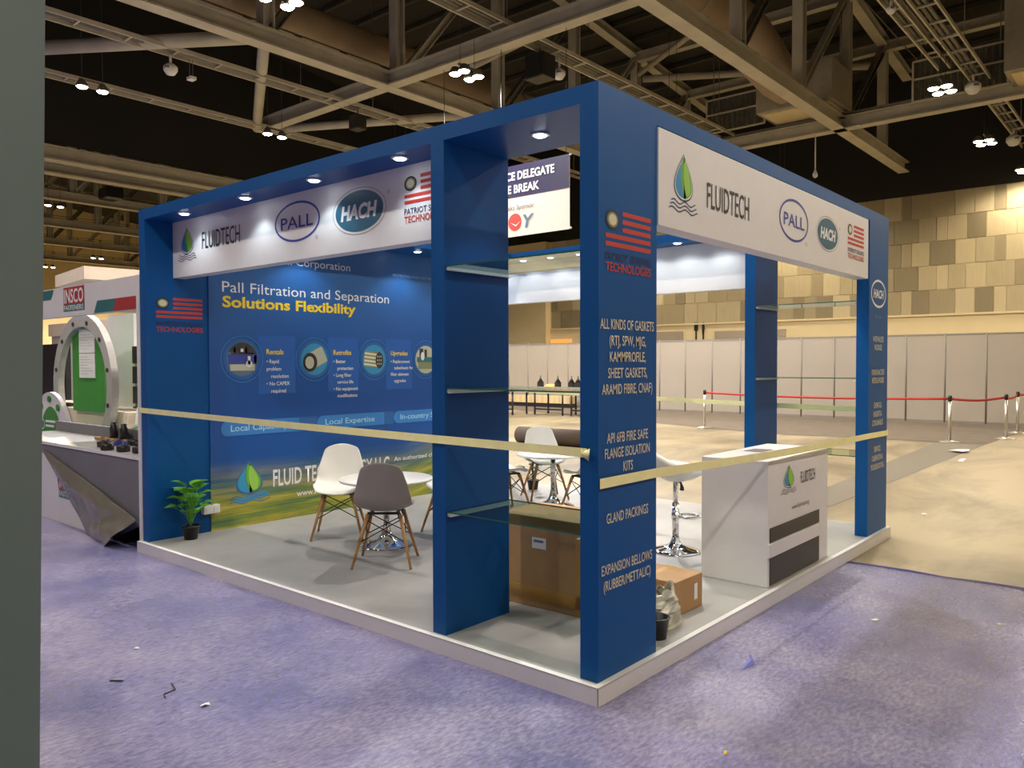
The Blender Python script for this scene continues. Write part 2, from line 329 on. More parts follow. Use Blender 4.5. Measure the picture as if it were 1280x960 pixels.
def wpanel(y0, y1, row, tone):
    z1 = 8.24 - row * 0.94; o = link(bpy.data.objects.new('wall_panel', PM[tone])); o.parent = wb
    o.location = (31.04, min(y0, y1), z1 - 0.94); o.scale = (0.012 + 0.012 * (tone % 2) + random.random() * 0.006, abs(y1 - y0) - 0.006, 0.935)
for rw in range(5):
    ys = ROWY[rw]
    for i in range(len(ys) - 1): wpanel(ys[i], ys[i + 1], rw, TONE[rw][i])
    y = ys[0]
    while y < 23.9:
        w = random.choice((0.5, 0.7, 0.95, 1.2)); y2 = min(24.3, y + w); wpanel(y, y2, rw, random.choice((0, 1, 1, 2, 2, 3))); y = y2
    y = ys[-1]
    while y > -13:
        w = random.choice((0.5, 0.7, 0.95, 1.2)); wpanel(y, y - w, rw, random.choice((0, 0, 1, 1, 2, 3))); y -= w
G().box((30.96, -14, 3.46), (31.05, 24.3, 3.54)).build('ledge', CREAMW, wb)
G().box((30.6, 24.35, 0), (31.1, 27.4, 8.24)).build('pilaster', CREAMW, wb)
for i, (a, b, zt) in enumerate(((14.47, 11.48, 2.95), (20.2, 16.5, 3.0), (27.1 + 2, 25.6, 2.9))):
    G().box((30.96, a + 0.18, 0), (31.05, b - 0.18, zt + 0.18)).box((30.94, a, 0), (30.97, b, zt)).build('service_door', [PART], wb)
G().box((30.93, 22.9, 0), (31.0, 24.3, 2.95)).build('lit_opening', ORANGE, wb)
cut = G()
def utensil(g, y, fork):
    g.box((30.99, y - 0.03, 2.73), (31.04, y + 0.03, 3.2))
    if fork:
        for d in (-0.08, -0.027, 0.027, 0.08): g.box((30.99, y + d - 0.014, 3.3), (31.04, y + d + 0.014, 3.57))
        g.box((30.99, y - 0.094, 3.18), (31.04, y + 0.094, 3.32))
    else:
        g.add([(30.99, y - 0.06, 3.57), (30.99, y - 0.09, 3.3), (30.99, y - 0.04, 3.0), (30.99, y + 0.04, 3.0), (30.99, y + 0.06, 3.4), (30.99, y, 3.58)], [(0, 1, 2, 3, 4, 5)])
    return g
utensil(utensil(cut, 15.62, True), 15.25, False).build('cutlery_sign', BLACKM, wb)
struct('trim_1', G().box((31.0, -14, 8.24), (31.5, 66, 15.5)), BLACKC, 'black upper wall above the patchwork panels')
# wooden cladding seen far off in the next hall
wp = thing('wood_cladding', 'warm wood clad wall panels far behind the fastener stand', 'wall panel', (20, 40, 0))
for k in range(14):
    y = 33 + k * 1.5; G().box((30.85, y, 2.9), (30.98, y + 1.46, 8.2)).build('panel', [WOODW], wp)
# roof deck, sloping down to the back wall
ztop = lambda x: 14.15 - 0.105 * (x - 19.2) + 0.35
dk = struct('ceiling', G().add([(-14, -14, ztop(-14)), (31.5, -14, ztop(31.5)), (31.5, 66, ztop(31.5)), (-14, 66, ztop(-14))], [(0, 3, 2, 1)]), DECK, 'dark roof deck high above the hall', solid=0.1)
g = G().bar((0, -14, 0), (0, 24, 0), 0.16, 0.16); pme = None
for k in range(26):
    x = -4 + k * 1.35
    if pme is None:
        p0 = g.build('purlin', PURLIN, dk); pme = p0.data; p0.location = (x, 0, ztop(x) - 0.16)
    else:
        o = link(bpy.data.objects.new('purlin', pme)); o.parent = dk; o.location = (x, 0, ztop(x) - 0.16)
struct('trim_2', G().box((-14, 27.6, 9.3), (31, 27.75, 17.5)), BLACKC, 'black bulkhead above the beams between the two halls')

def truss(y, label, group=None, x0=-8.8, x1=30.17, full=True):
    t = thing('roof_truss', label, 'roof truss', (11, y, 9), group=group)
    G().hbeam((x0, y, 9.2), (x1, y, 9.2), 0.38, 0.4, 0.045).build('bottom_chord', STEEL, t)
    tz = lambda x: ztop(x) - 0.5
    G().hbeam((x0, y, tz(x0)), (x1 + 0.4, y, tz(x1 + 0.4)), 0.34, 0.34, 0.04).build('top_chord', STEEL, t)
    for dz in (0.52, 0.40): G().bar((x0, y + 0.16, 9.0 + dz + 0.1), (x1 - 3.5, y + 0.16, 9.0 + dz + 0.1), 0.03, 0.035).build('service_rail', STEELD, t)
    for k in range(int((x1 - x0) / 1.35) - 2): G().bar((x0 + 0.7 + k * 1.35, y - 0.12, 9.46), (x0 + 0.7 + k * 1.35, y + 0.2, 9.62), 0.04, 0.04).build('bracket', STEELD, t)
    X = [3.2 + 4.02 * k for k in range(-3, 7)] + [27.3]
    X = sorted(set(round(v, 1) for v in X))
    X = [v for v in X if x0 < v < x1 and not (27.3 < v)]
    for i, v in enumerate(X):
        if v > 27.31: continue
        G().hbeam((v, y, 9.4), (v, y, tz(v) - 0.15), 0.3, 0.3, 0.04).build('vertical', STEEL, t)
    for i in range(len(X) - 1):
        if X[i + 1] - X[i] > 1.5: G().hbeam((X[i] + 0.15, y, 9.45), (X[i + 1] - 0.1, y, tz(X[i + 1]) - 0.3), 0.2, 0.22, 0.03).build('diagonal', STEELD if i % 2 else STEEL, t)
    return t
truss(6.35, 'big beige steel truss above the right side of the stand, ending at the back wall')
truss(14.2, 'beige steel truss crossing the upper left, with the long duct behind its chord')
for y, l in ((36.3, 'nearest steel truss in the dark hall beyond, low at far left'), (43.8, 'second steel truss in the hall beyond, at far left'), (50.8, 'third steel truss in the hall beyond, at far left'), (58.6, 'farthest steel truss, just above the fastener stand roof')):
    truss(y, l, x0=0)
def onemesh(name, g, m, label, cat, group=None, **kw): return tag(g.build(name, m, **kw), label, cat, group)
# hall divider track: a pair of beams
onemesh('divider_beam', G().hbeam((-10, 27.8, 8.95), (30, 27.8, 8.95), 0.5, 0.5, 0.06), STEEL, 'upper of the two beige beams below the black ceiling at left', 'beam')
onemesh('divider_beam', G().hbeam((-10, 30.2, 8.95), (30, 30.2, 8.95), 0.5, 0.36, 0.06), STEEL, 'lower of the two beige beams below the black ceiling at left', 'beam')
onemesh('cross_beam', G().hbeam((10.88, 6.4, 9.2), (10.88, 20.4, 9.2), 0.34, 0.38, 0.045), STEEL, 'long beige cross beam running from the right truss over the left one', 'beam')
cb = thing('pipe_carrying_beam', 'beige cross beam under the right truss carrying pipes on top', 'beam', (22.8, 4, 9))
G().hbeam((22.8, -13, 9.2), (22.8, 14.2, 9.2), 0.36, 0.4, 0.045).build('beam', STEEL, cb)
for d in (-0.12, 0.0, 0.11): G().tube([(22.8 + d, -13, 9.47), (22.8 + d, 13.5, 9.47)], 0.045, 8).build('pipe', STEELD, cb)
def pipe(a, b, r, label, cat='brace', name='brace_pipe', m=STEEL): return onemesh(name, G().tube([a, b], r, 12), m, label, cat)
pipe((3.6, 18.9, 9.1), (7.0, 14.3, 9.2), 0.16, 'thick pale pipe brace at top left of the hall roof')
pipe((7.25, 14.35, 9.2), (10.7, 20.3, 9.1), 0.14, 'short pale pipe strut dropping to the twin lamps at left')
pipe((10.95, 20.3, 9.1), (14.2, 14.6, 9.15), 0.13, 'pale pipe brace running right from the twin lamps to the blue stand top')
pipe((14.14, 14.2, 10.5), (19.2, 13.9, 13.6), 0.1, 'thin horizontal pipe behind the left truss uprights')
for i, x in enumerate((14.9, 19.2, 23.3, 27.3)):
    onemesh('roof_beam', G().hbeam((x, 6.4, ztop(x) - 0.7), (x, 14.1, ztop(x) - 0.7), 0.3, 0.34, 0.04), STEEL, ['roof beam nearest the camera, between the two truss tops', 'second roof beam from the camera between the truss tops', 'third roof beam, in front of the ribbed duct grille', 'roof beam nearest the back wall between the truss tops'][i], 'beam')
    onemesh('roof_beam', G().hbeam((x, 6.3, ztop(x) - 0.7), (x, -13, ztop(x) - 0.7), 0.3, 0.34, 0.04), STEEL, 'roof beam right of the big truss, %s' % ['out of sight nearest the camera', 'near the top edge', 'behind the cable tray', 'nearest the back wall'][i], 'beam')
pipe((23.5, 14.0, 12.6), (27.1, 6.5, 12.3), 0.13, 'round diagonal pipe brace above the blue corner')
pipe((19.4, 6.6, 13.2), (23.2, 14.0, 12.7), 0.1, 'thinner round diagonal brace above the blue corner')
for (y, z, x0, x1, l) in ((5.2, 12.2, 4, 30, 'thin black rod over the right truss'), (9.2, 12.0, 2, 30, 'thin cable stretched right of the blue corner'), (12.6, 11.0, 2, 26, 'thin cable stretched above the front of the stand'), (17.6, 9.6, 0, 24, 'thin cable at top left behind the truss')):
    onemesh('hanging_cable', G().tube([(x0, y, z), (x1, y, z)], 0.022, 5), STEELD, l, 'cable')
# ducts with plenum boxes and ribbed grilles
du = thing('air_duct', 'big beige round air duct beside the right truss', 'duct', (14, 8.1, 11.5))
G().tube([(-8, 8.1, 11.5), (18.6, 8.1, 11.5)], 0.75, 24).build('duct_pipe', DUCT, du)
G().tube([(18.6, 8.1, 11.5), (19.6, 8.1, 11.45), (20.4, 7.9, 11.0), (20.9, 7.6, 10.4), (21.3, 7.4, 10.25)], [0.77, 0.77, 0.72, 0.62, 0.6], 24).build('elbow', DUCT, du)
for x in (-4, 0, 4, 8, 12, 16, 18.6): G().tube([(x, 8.1, 11.5), (x + 0.05, 8.1, 11.5)], 0.775, 24).build('collar', DUCTBOX, du)
du = thing('air_duct', 'big beige air duct seen behind the left truss with small spikes on top', 'duct', (9, 15.5, 10.35))
G().tube([(-8, 15.5, 10.4), (17.6, 15.5, 10.4)], 0.55, 24).build('duct_pipe', DUCT, du)
G().tube([(17.6, 15.5, 10.4), (18.4, 15.5, 10.4), (19.2, 15.3, 10.1)], [0.57, 0.62, 0.5], 24).build('elbow', DUCT, du)
for k in range(16): G().tube([(4 + k * 0.85, 15.5, 10.94), (4 + k * 0.85, 15.5, 11.1)], 0.02, 5).build('spike', DUCTBOX, du)
def plenum(y0, y1, z0, z1, label):
    t = thing('duct_box', label, 'duct', (22.1, (y0 + y1) / 2, z0))
    G().box((21.3, y0, z0), (23.1, y1, z1)).build('casing', DUCTBOX, t, bevel=0.03)
    G().box((21.45, y0 + 0.15, z0 - 0.04), (22.95, y1 - 0.15, z0 + 0.01)).build('outlet', CREAMW, t)
    for yy in (y0 + 0.05, y1 - 0.05): G().tube([(22.2, yy, z1), (22.2, yy, 12.5)], 0.02, 5).build('hanger', STEELD, t)
plenum(6.1, 8.5, 9.6, 10.85, 'beige duct box hanging behind the right truss'); plenum(-0.9, 1.68, 9.3, 11.4, 'beige duct box at the right edge of the picture')
def grille(y0, y1, z0, z1, label):
    t = thing('duct_grille', label, 'grille', (22.1, (y0 + y1) / 2, z0))
    g = G()
    for a, b in (((y0, z0), (y1, z0)), ((y0, z1), (y1, z1)), ((y0, z0), (y0, z1)), ((y1, z0), (y1, z1)), ((y0, z0 * 0.45 + z1 * 0.55), (y1, z0 * 0.45 + z1 * 0.55))): g.bar((22.0, a[0], a[1]), (22.0, b[0], b[1]), 0.05, 0.05)
    g.build('frame', STEEL, t); n = int((y1 - y0) / 0.16)
    for k in range(n):
        y = y0 + (k + 0.5) * (y1 - y0) / n; G().add([(22.05, y - 0.08, z0), (22.15, y, z0), (22.05, y + 0.08, z0), (22.05, y - 0.08, z1), (22.15, y, z1), (22.05, y + 0.08, z1)], [(0, 1, 4, 3), (1, 2, 5, 4)]).build('rib', STEELD, t)
    for yy in (y0 + 0.2, y1 - 0.2): G().tube([(22.1, yy, z1), (22.1, yy, 12.6)], 0.015, 5).build('hanger', STEELD, t)
grille(8.5, 10.55, 9.5, 10.62, 'ribbed grey duct grille left of the right truss'); grille(1.68, 4.05, 9.2, 10.35, 'ribbed grey duct grille at upper right behind the four-lamp light')
def tray(y, z, w, x0, x1, label, pipes=1):
    t = thing('cable_tray', label, 'cable tray', ((x0 + x1) / 2, y, z))
    for s in (-1, 1): G().bar((x0, y + s * w / 2, z), (x1, y + s * w / 2, z), 0.04, 0.1).build('rail', STEEL, t)
    n = int((x1 - x0) / 1.1); rm = None
    for k in range(n):
        x = x0 + (k + 0.5) * 1.1
        if rm is None: o = G().bar((0, -w / 2, 0), (0, w / 2, 0), 0.04, 0.04).build('rung', STEEL, t, local=True); rm = o.data
        else: o = link(bpy.data.objects.new('rung', rm)); o.parent = t
        o.location = (x - (x0 + x1) / 2, 0, 0)
    for k in range(pipes): G().tube([(x0, y + w * 0.3 - k * 0.13, z + 0.08), (x1 - 2 - k * 0.3, y + w * 0.3 - k * 0.13, z + 0.08)], 0.05, 8).build('cable', STEELD, t)
    for x in (x0 + 2, (x0 + x1) / 2, x1 - 2): G().tube([(x, y, z), (x, y, ztop(x) - 0.3)], 0.012, 5).build('hanger', STEELD, t)
tray(2.35, 9.5, 0.46, 9, 31, 'cable tray running to the back wall at upper right', 2)
tray(2.98, 9.6, 0.28, 9, 20.8, 'bundle of pipes beside the upper right cable tray', 3)
tray(10.1, 9.5, 0.5, -2, 24, 'cable tray running along the top of the blue right side', 2)
tray(16.2, 9.05, 0.45, 0, 24, 'cable tray at upper left behind the pale pipe brace', 1)
tray(19.8, 9.0, 0.4, 0, 24, 'farther dark cable tray above the black ceiling area at left', 1)
# round sensors, speakers, pendant
def sensor(loc, top, label, r=0.16):
    t = thing('ceiling_sensor', label, 'sensor', loc)
    G().lathe([(0, -r), (r * 0.6, -r * 0.8), (r, -r * 0.2), (r, r * 0.3), (r * 0.5, r * 0.75), (0, r * 0.8)], loc, 20).build('dome', WHITE, t)
    G().lathe([(r * 0.35, -0.02), (r * 0.35, 0.02)], Vector(loc) + Vector((-r * 0.75, -r * 0.5, 0)), 12).build('band', STEELD, t)
    G().tube([Vector(loc) + Vector((0, 0, r * 0.7)), Vector(loc) + Vector((0, 0, top))], 0.03, 6).build('stem', WHITE, t)
sensor((5.91, 16.2, 8.62), 0.35, 'white round ceiling sensor under the upper left cable tray'); sensor((13.02, 10.1, 9.0), 0.45, 'white round ceiling sensor above the blue top edge near centre')
sensor((21.4, 2.4, 9.1), 0.35, 'white round ceiling sensor beside the four-lamp light at upper right', 0.2); sensor((27.9, 2.4, 9.06), 0.4, 'white round ceiling sensor lower right near the far lamps', 0.22)
sensor((15.5, 2.9, 9.35), 0.2, 'small white fitting under the pipe bundle at upper right', 0.1)
def speaker(c, sx, sy, sz, label):
    t = thing('hanging_speaker', label, 'speaker', c); c = Vector(c)
    G().box(c - Vector((sx, sy, sz)) / 2, c + Vector((sx, sy, sz)) / 2).build('cabinet', BLACKP, t, bevel=0.03)
    G().box(c + Vector((-sx / 2 - 0.02, -sy / 2 + 0.04, -sz / 2 + 0.04)), c + Vector((-sx / 2, sy / 2 - 0.04, sz / 2 - 0.04))).build('speaker_grille', BLACKM, t)
    G().tube([c + Vector((0, 0, sz / 2)), c + Vector((0, 0, sz / 2 + 0.7))], 0.025, 6).build('bracket', STEELD, t)
speaker((11.44, 16.2, 8.62), 0.35, 0.4, 0.42, 'black hanging speaker under the upper left cable tray'); speaker((12.5, 10.3, 9.05), 0.5, 0.6, 0.6, 'black hanging speaker above the front of the stand')
speaker((12.6, 35.6, 9.5), 0.7, 1.0, 0.5, 'black box speaker on the nearest truss of the hall beyond')
pd = thing('pendant_rod', 'thin white rod with a small bulb hanging from the pipe-carrying beam', 'pendant', (22.8, 7.13, 7.6))
G().tube([(22.8, 7.13, 7.85), (22.8, 7.13, 9.0)], 0.022, 8).build('rod', WHITE, pd); G().lathe([(0, -0.1), (0.07, -0.05), (0.08, 0.03), (0.02, 0.18)], (22.8, 7.13, 7.72), 12).build('bulb', WHITE, pd)
t = thing('small_hanging_sign', 'tiny white box hanging right of the round sensor at upper left', 'sensor', (6.42, 16.2, 8.5)); G().box((6.35, 16.1, 8.5), (6.5, 16.3, 8.57)).build('housing', WHITE, t)
for s in (-0.04, 0.04): G().tube([(6.42 + s, 16.2, 8.57), (6.42 + s, 16.2, 9.0)], 0.008, 5).build('wire', STEELD, t)

# hall lamps
def cluster(x, y, label, z=8.4, group=None, power=1.0, color=WARM, four=True):
    t = thing('hall_lamp', label, 'lamp', (x, y, z), group=group)
    heads = [(-0.24, -0.13), (0.24, -0.13), (-0.24, 0.16), (0.24, 0.16)] if four else [(-0.24, 0), (0.24, 0)]
    for hx, hy in heads:
        h = G().lathe([(0.05, 0.16), (0.08, 0.15), (0.145, 0.02), (0.145, 0), (0.13, 0)][::-1], (x + hx, y + hy, z), 16).build('lamp_head', STEELD, t)
        G().lathe([(0.128, -0.004), (0.10, -0.03), (0, -0.045)][::-1], (x + hx, y + hy, z + 0.0), 14).build('glowing_lens', LAMPE, h)
    G().bar((x - 0.3, y, z + 0.18), (x + 0.3, y, z + 0.18), 0.05, 0.04).build('frame', STEELD, t)
    for s in (-0.24, 0.24): G().tube([(x + s, y, z + 0.18), (x + s, y, 9.44 if (2 < y < 3 and x > 9) else ztop(x) - 0.1)], 0.008, 4).build('cable', BLACKM, t)
    if power:
        L = light('lamp_light', 'SPOT', (x, y, z - 0.1), HALL_W * power, color, (x, y, 0), spot_size=R(168), spot_blend=0.5, shadow_soft_size=0.12)
VIS = [(5.0, 18.35, 'pair of glowing lamps at upper left near the grey panel', 8.4), (10.15, 18.45, 'pair of glowing lamps below the pipe strut node', 8.4),
       (5.33, 10.73, 'bright lamps at the top edge left of centre', 8.4), (10.35, 10.77, 'glowing four-lamp cluster above the front of the stand', 8.4),
       (18.79, 2.57, 'glowing four-lamp cluster at upper right before the ribbed grille', 8.4), (24.89, 2.69, 'second four-lamp cluster from the right truss toward the back wall', 8.4), (29.9, 2.3, 'four-lamp cluster right beside the patchwork wall', 8.4),
       (9.84, 34.6, 'twin lamps hung under the nearest far truss at left', 8.4), (17.95, 50.6, 'twin lamps above the cream canopy at far left', 8.4), (17.65, 57.8, 'twin lamps at the grey panel edge, lowest at far left', 8.4), (23.7, 58.4, 'faint twin lamps just above the stand next to the blue post', 8.4)]
for i, (x, y, l, z) in enumerate(VIS): cluster(x, y, l, z, power=(0.5 if i == 6 else (2.6, 2.6, 1.0, 1.9, 0.9, 0.9)[i] if i < 6 else 3.6), color=((0.97, 0.95, 0.95) if i in (0, 1, 3) else NEUT if i == 2 else WARM), four=(i not in (0, 1, 7, 8, 9, 10)))
OFF = [(-5, 2.6), (0, 2.6), (5, 2.6), (10.2, 2.6), (-5, 10.7), (0, 10.7), (-5, -5.3), (0, -5.3), (5, -5.3), (10.2, -5.3), (18.8, -5.3), (24.9, -5.3), (29.9, -4.5), (0, 18.4), (15, 10.75), (20, 10.75), (29.0, 10.7), (15, 18.4), (20, 18.4), (29.0, 18.4)]
for x, y in OFF:
    cluster(x, y, 'unseen hall lamp, %s, %s' % ({-5.3: 'far right row', 2.6: 'row over the stand corner', 10.7: 'row over the stand back', 10.75: 'row over the stand back', 18.4: 'row beyond the neighbouring stand', -4.5: 'far right row', 34.6: 'first row of the next hall', 42.5: 'second row of the next hall'}[y],
        {-5: 'behind the photographer', 0: 'above the photographer', 5: 'over the stand front', 10.2: 'beyond the stand rear', 15: 'over the bare concrete', 18.8: 'before the brown carpet', 20: 'before the brown carpet', 24.9: 'over the partition', 29.9: 'by the patchwork wall', 29.0: 'by the patchwork wall'}[x]), 8.4, 'hall lamps outside the picture', color=((0.97, 0.95, 0.95) if (x, y) == (15, 10.75) else MID if y < 0 else NEUT if x < 16 and y < 20 else WARM), power=((0.6 if x < 12 else 0.85) if y < 0 else 3.4 if (x, y) == (15, 10.75) else 0.75 if x < 3 else 0.9))

# ------------------------------------------------------------------ floor coverings
g = G(); ys = [-14 + 0.5 * k for k in range(0, 100)]
pts = [(3.58 + (random.random() - 0.5) * 0.03, y) for y in ys if y <= 36]
k = len(pts); g.add([(-13.9, y, 0.006) for x, y in pts] + [(x, y, 0.006) for x, y in pts] + [(x + 0.02, y, 0.0005) for x, y in pts], [(i, i + k, i + k + 1, i + 1) for i in range(k - 1)] + [(i + k, i + 2 * k, i + 2 * k + 1, i + k + 1) for i in range(k - 1)])
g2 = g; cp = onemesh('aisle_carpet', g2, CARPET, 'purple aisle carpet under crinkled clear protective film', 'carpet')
random.seed(3)
edge = [(3.60 + random.random() * 0.05, y * 0.25 - 6) for y in range(25)]
onemesh('carpet_underlay_edge', G().add([(3.55, y, 0.008) for x, y in edge] + [(x, y, 0.002) for x, y in edge], [(i, i + 25, i + 26, i + 1) for i in range(24)]), flatc('deep_blue_pile', (0.03, 0.02, 0.14), 0.9), 'torn dark blue edge of the purple carpet by the bare concrete', 'carpet edge')
onemesh('brown_carpet', G().add([(14.9, 0.92, 0.006), (20.9, 0.70, 0.006), (20.9, 30, 0.006), (19.5, 30, 0.006), (18.3, 16.2, 0.006), (15.42, 7.7, 0.006), (14.6, 5.1, 0.006), (14.9, 2.8, 0.006)], [list(range(8))]), BROWNC, 'brown carpet strip in front of the grey partition', 'carpet')
onemesh('glue_strip', G().add([(5.2, 1.35, 0.003), (5.2, 0.95, 0.003), (14.9, 0.92, 0.003), (14.9, 1.8, 0.003)], [(0, 1, 2, 3)]), flatc('grey_glue_residue', (0.165, 0.14, 0.10), 0.8), 'long grey glue stripe on the concrete leading to the brown carpet', 'floor mark')

# ------------------------------------------------------------------ partition wall
pw = thing('partition_wall', 'long grey shell-scheme partition wall with slim posts', 'partition', (21, 8, 0))
g0 = G().box((-0.02, -0.47, 0.06), (0.02, 0.47, 2.36)); p0 = None; q0 = None
for k in range(27):
    y = 1.5 - 4 + k * 0.985
    if p0 is None: p0 = g0.build('partition_panel', PART, pw, local=True); o = p0
    else: o = link(bpy.data.objects.new('partition_panel', p0.data)); o.parent = pw
    if k == 23 - 0: o.data = p0.data.copy(); o.data.materials[0] = CREAMW; o['label'] = 'brighter cream partition panel'
    o.location = (0, y - 8, 0)
    if q0 is None: q0 = G().tube([(0, 0, 0), (0, 0, 2.44)], 0.028, 8).build('post', ALU, pw, local=True); o = q0
    else: o = link(bpy.data.objects.new('post', q0.data)); o.parent = pw
    o.location = (-0.01, y - 8 - 0.4925, 0)
for z in (0.03, 2.40): G().box((20.97, -3, z - 0.03), (21.03, 24.1, z + 0.03)).build('rail', ALU, pw)

# ------------------------------------------------------------------ belt barrier
def stanchion(x, y, label, nxt=None):
    t = thing('belt_stanchion', label, 'barrier post', (x, y, 0.006), group='belt barrier posts')
    z = 0.006
    G().lathe([(0.19, 0), (0.19, 0.012), (0.10, 0.03), (0.035, 0.045)], (x, y, z), 24).build('base', SATIN, t)
    G().tube([(x, y, z + 0.04), (x, y, z + 0.86)], 0.032, 14).build('pole', SATIN, t)
    G().lathe([(0.036, 0.84), (0.038, 0.94), (0.03, 0.96), (0, 0.965)], (x, y, z), 14).build('belt_head', BLACKP, t)
    if nxt:
        a, b = Vector((x, y, 0.9)), Vector((nxt[0], nxt[1], 0.9)); rows = []
        for i in range(13):
            p = a.lerp(b, i / 12); s = -0.05 * sin(pi * i / 12); rows.append([p + Vector((0, 0, s + 0.025)), p + Vector((0, 0, s - 0.025))])
        G().grid(rows).build('belt', REDBELT, t, solid=0.003)
stanchion(15.2, 7.15, 'steel belt post left of the rear blue column', (15.05, 1.57)); stanchion(15.05, 1.57, 'steel belt post right of the blue end column', (16.55, 0.8))
stanchion(16.55, 0.8, 'second steel belt post from the right edge', (18.4, 0.85)); stanchion(18.4, 0.85, 'steel belt post at the right picture edge', (20.9, 0.4))

# ------------------------------------------------------------------ the blue stand
B = thing('exhibition_stand', 'blue open-sided exhibition stand with white logo fascias on a raised platform', 'exhibition stand', (2.4, 2.4, 0))
LX, LY, PZ, T = 4.79, 4.85, 0.095, 3.0
ZB = 2.91; DP = 0.555
plat = G().box((-0.05, -0.03, 0), (LX + 0.02, LY, PZ - 0.004)).build('platform', WHITE, B)
for n_, a, b in (('L', (-0.056, -0.036, 0.0), (-0.05, LY, PZ + 0.003)), ('R', (-0.056, -0.036, 0.0), (LX + 0.03, -0.03, PZ + 0.003)), ('L2', (-0.056, 0, PZ - 0.004), (-0.02, LY, PZ + 0.004)), ('R2', (-0.056, -0.036, PZ - 0.004), (LX + 0.03, 0.0, PZ + 0.004))):
    G().box(a, b).build('edge_trim', WHITE, B, bevel=0.002)
G().box((-0.02, 0.0, PZ - 0.004), (LX + 0.02, LY - 0.1, PZ)).build('floor_covering', BOOTHFLOOR, B)
wallL = G().box((0, 4.74, PZ), (LX, LY, ZB)).build('left_wall', BLUE, B)
mur = G().box((0.575, 4.728, PZ), (LX - 0.0, 4.74, ZB)).build('mural', MURAL, B)
midp = G().box((0, 1.05, PZ), (DP, 1.155, ZB)).build('middle_panel', BLUE, B)
corn = G().box((0, 0, PZ), (DP - 0.01, 0.108, ZB)).build('corner_panel', BLUE, B)
endp = G().box((4.22, 0, PZ), (LX, 0.108, ZB)).build('end_panel', BLUE, B)
rearp = G().box((4.24, 1.06, PZ), (LX, 1.165, ZB)).build('rear_panel', BLUE, B)
G().box((0, 0, ZB), (DP, LY, T)).build('front_beam', BLUE, B)
G().box((DP, 4.30 - 0.1, ZB), (4.24, LY, T)).build('left_beam', BLUE, B)
G().box((DP, 0, ZB), (4.22, 0.45, T)).build('right_beam', BLUE, B)
G().box((4.22, 0, ZB), (LX, LY, T)).build('rear_beam', BLUE, B)
fL = G().box((0.25, 1.155, 2.42), (0.36, 4.74, ZB)).build('front_fascia', WHITE, B)
fR = G().box((0.548, -0.008, 2.385), (4.15, 0.11, 2.9)).build('right_fascia', WHITE, B)
fB = G().box((4.5, 1.165, 2.41), (4.6, 4.728, ZB)).build('rear_fascia', WHITE, B)
def shelf(x0, y0, x1, y1, z):
    s = G().box((x0, y0, z), (x1, y1, z + 0.008)).build('glass_shelf', GLASS, B)
    for xe in (x0, x1): G().box((xe - 0.001, y0, z), (xe + 0.001, y1, z + 0.008)).build('polished_edge', GLASSE, s)
    for yy in (y0, y1):
        sg = 1 if yy == y0 else -1
        G().box((x0 + 0.005, yy, z - 0.022), (x1 - 0.005, yy + sg * 0.012, z - 0.001)).box((x0 + 0.005, yy, z - 0.022), (x1 - 0.005, yy + sg * 0.03, z - 0.018)).build('shelf_rail', WHITE, B)
for z in (2.20, 1.505, 0.80): shelf(0.01, 0.11, DP - 0.005, 1.048, z); shelf(4.25, 0.11, LX - 0.01, 1.058, z)
def downlight(x, y, e, label=None, tgt=None, size=95):
    d = G().lathe([(0.055, 0.0), (0.055, -0.006), (0.045, -0.008)], (x, y, ZB), 20).build('downlight', WHITE, B)
    G().lathe([(0.043, -0.004), (0.03, -0.014), (0, -0.018)][::-1], (x, y, ZB), 18).build('led', LED, d)
    light('downlight_led', 'SPOT', (x, y, ZB - 0.03), e, COOL, tgt or (x, y, 0), spot_size=R(size), spot_blend=0.5, shadow_soft_size=0.03)
for y in (4.21, 3.27, 2.40, 1.52): downlight(0.09, y, 5.5, size=115)
downlight(0.27, 0.57, 14)
for x in (1.55, 2.9, 4.0): downlight(x, 4.42, 15, size=120)
for k in range(8): downlight(4.28, 4.45 - 0.42 * k, 4.2, size=150)
for x in (1.2, 2.4, 3.6): downlight(x, 0.25, 14)

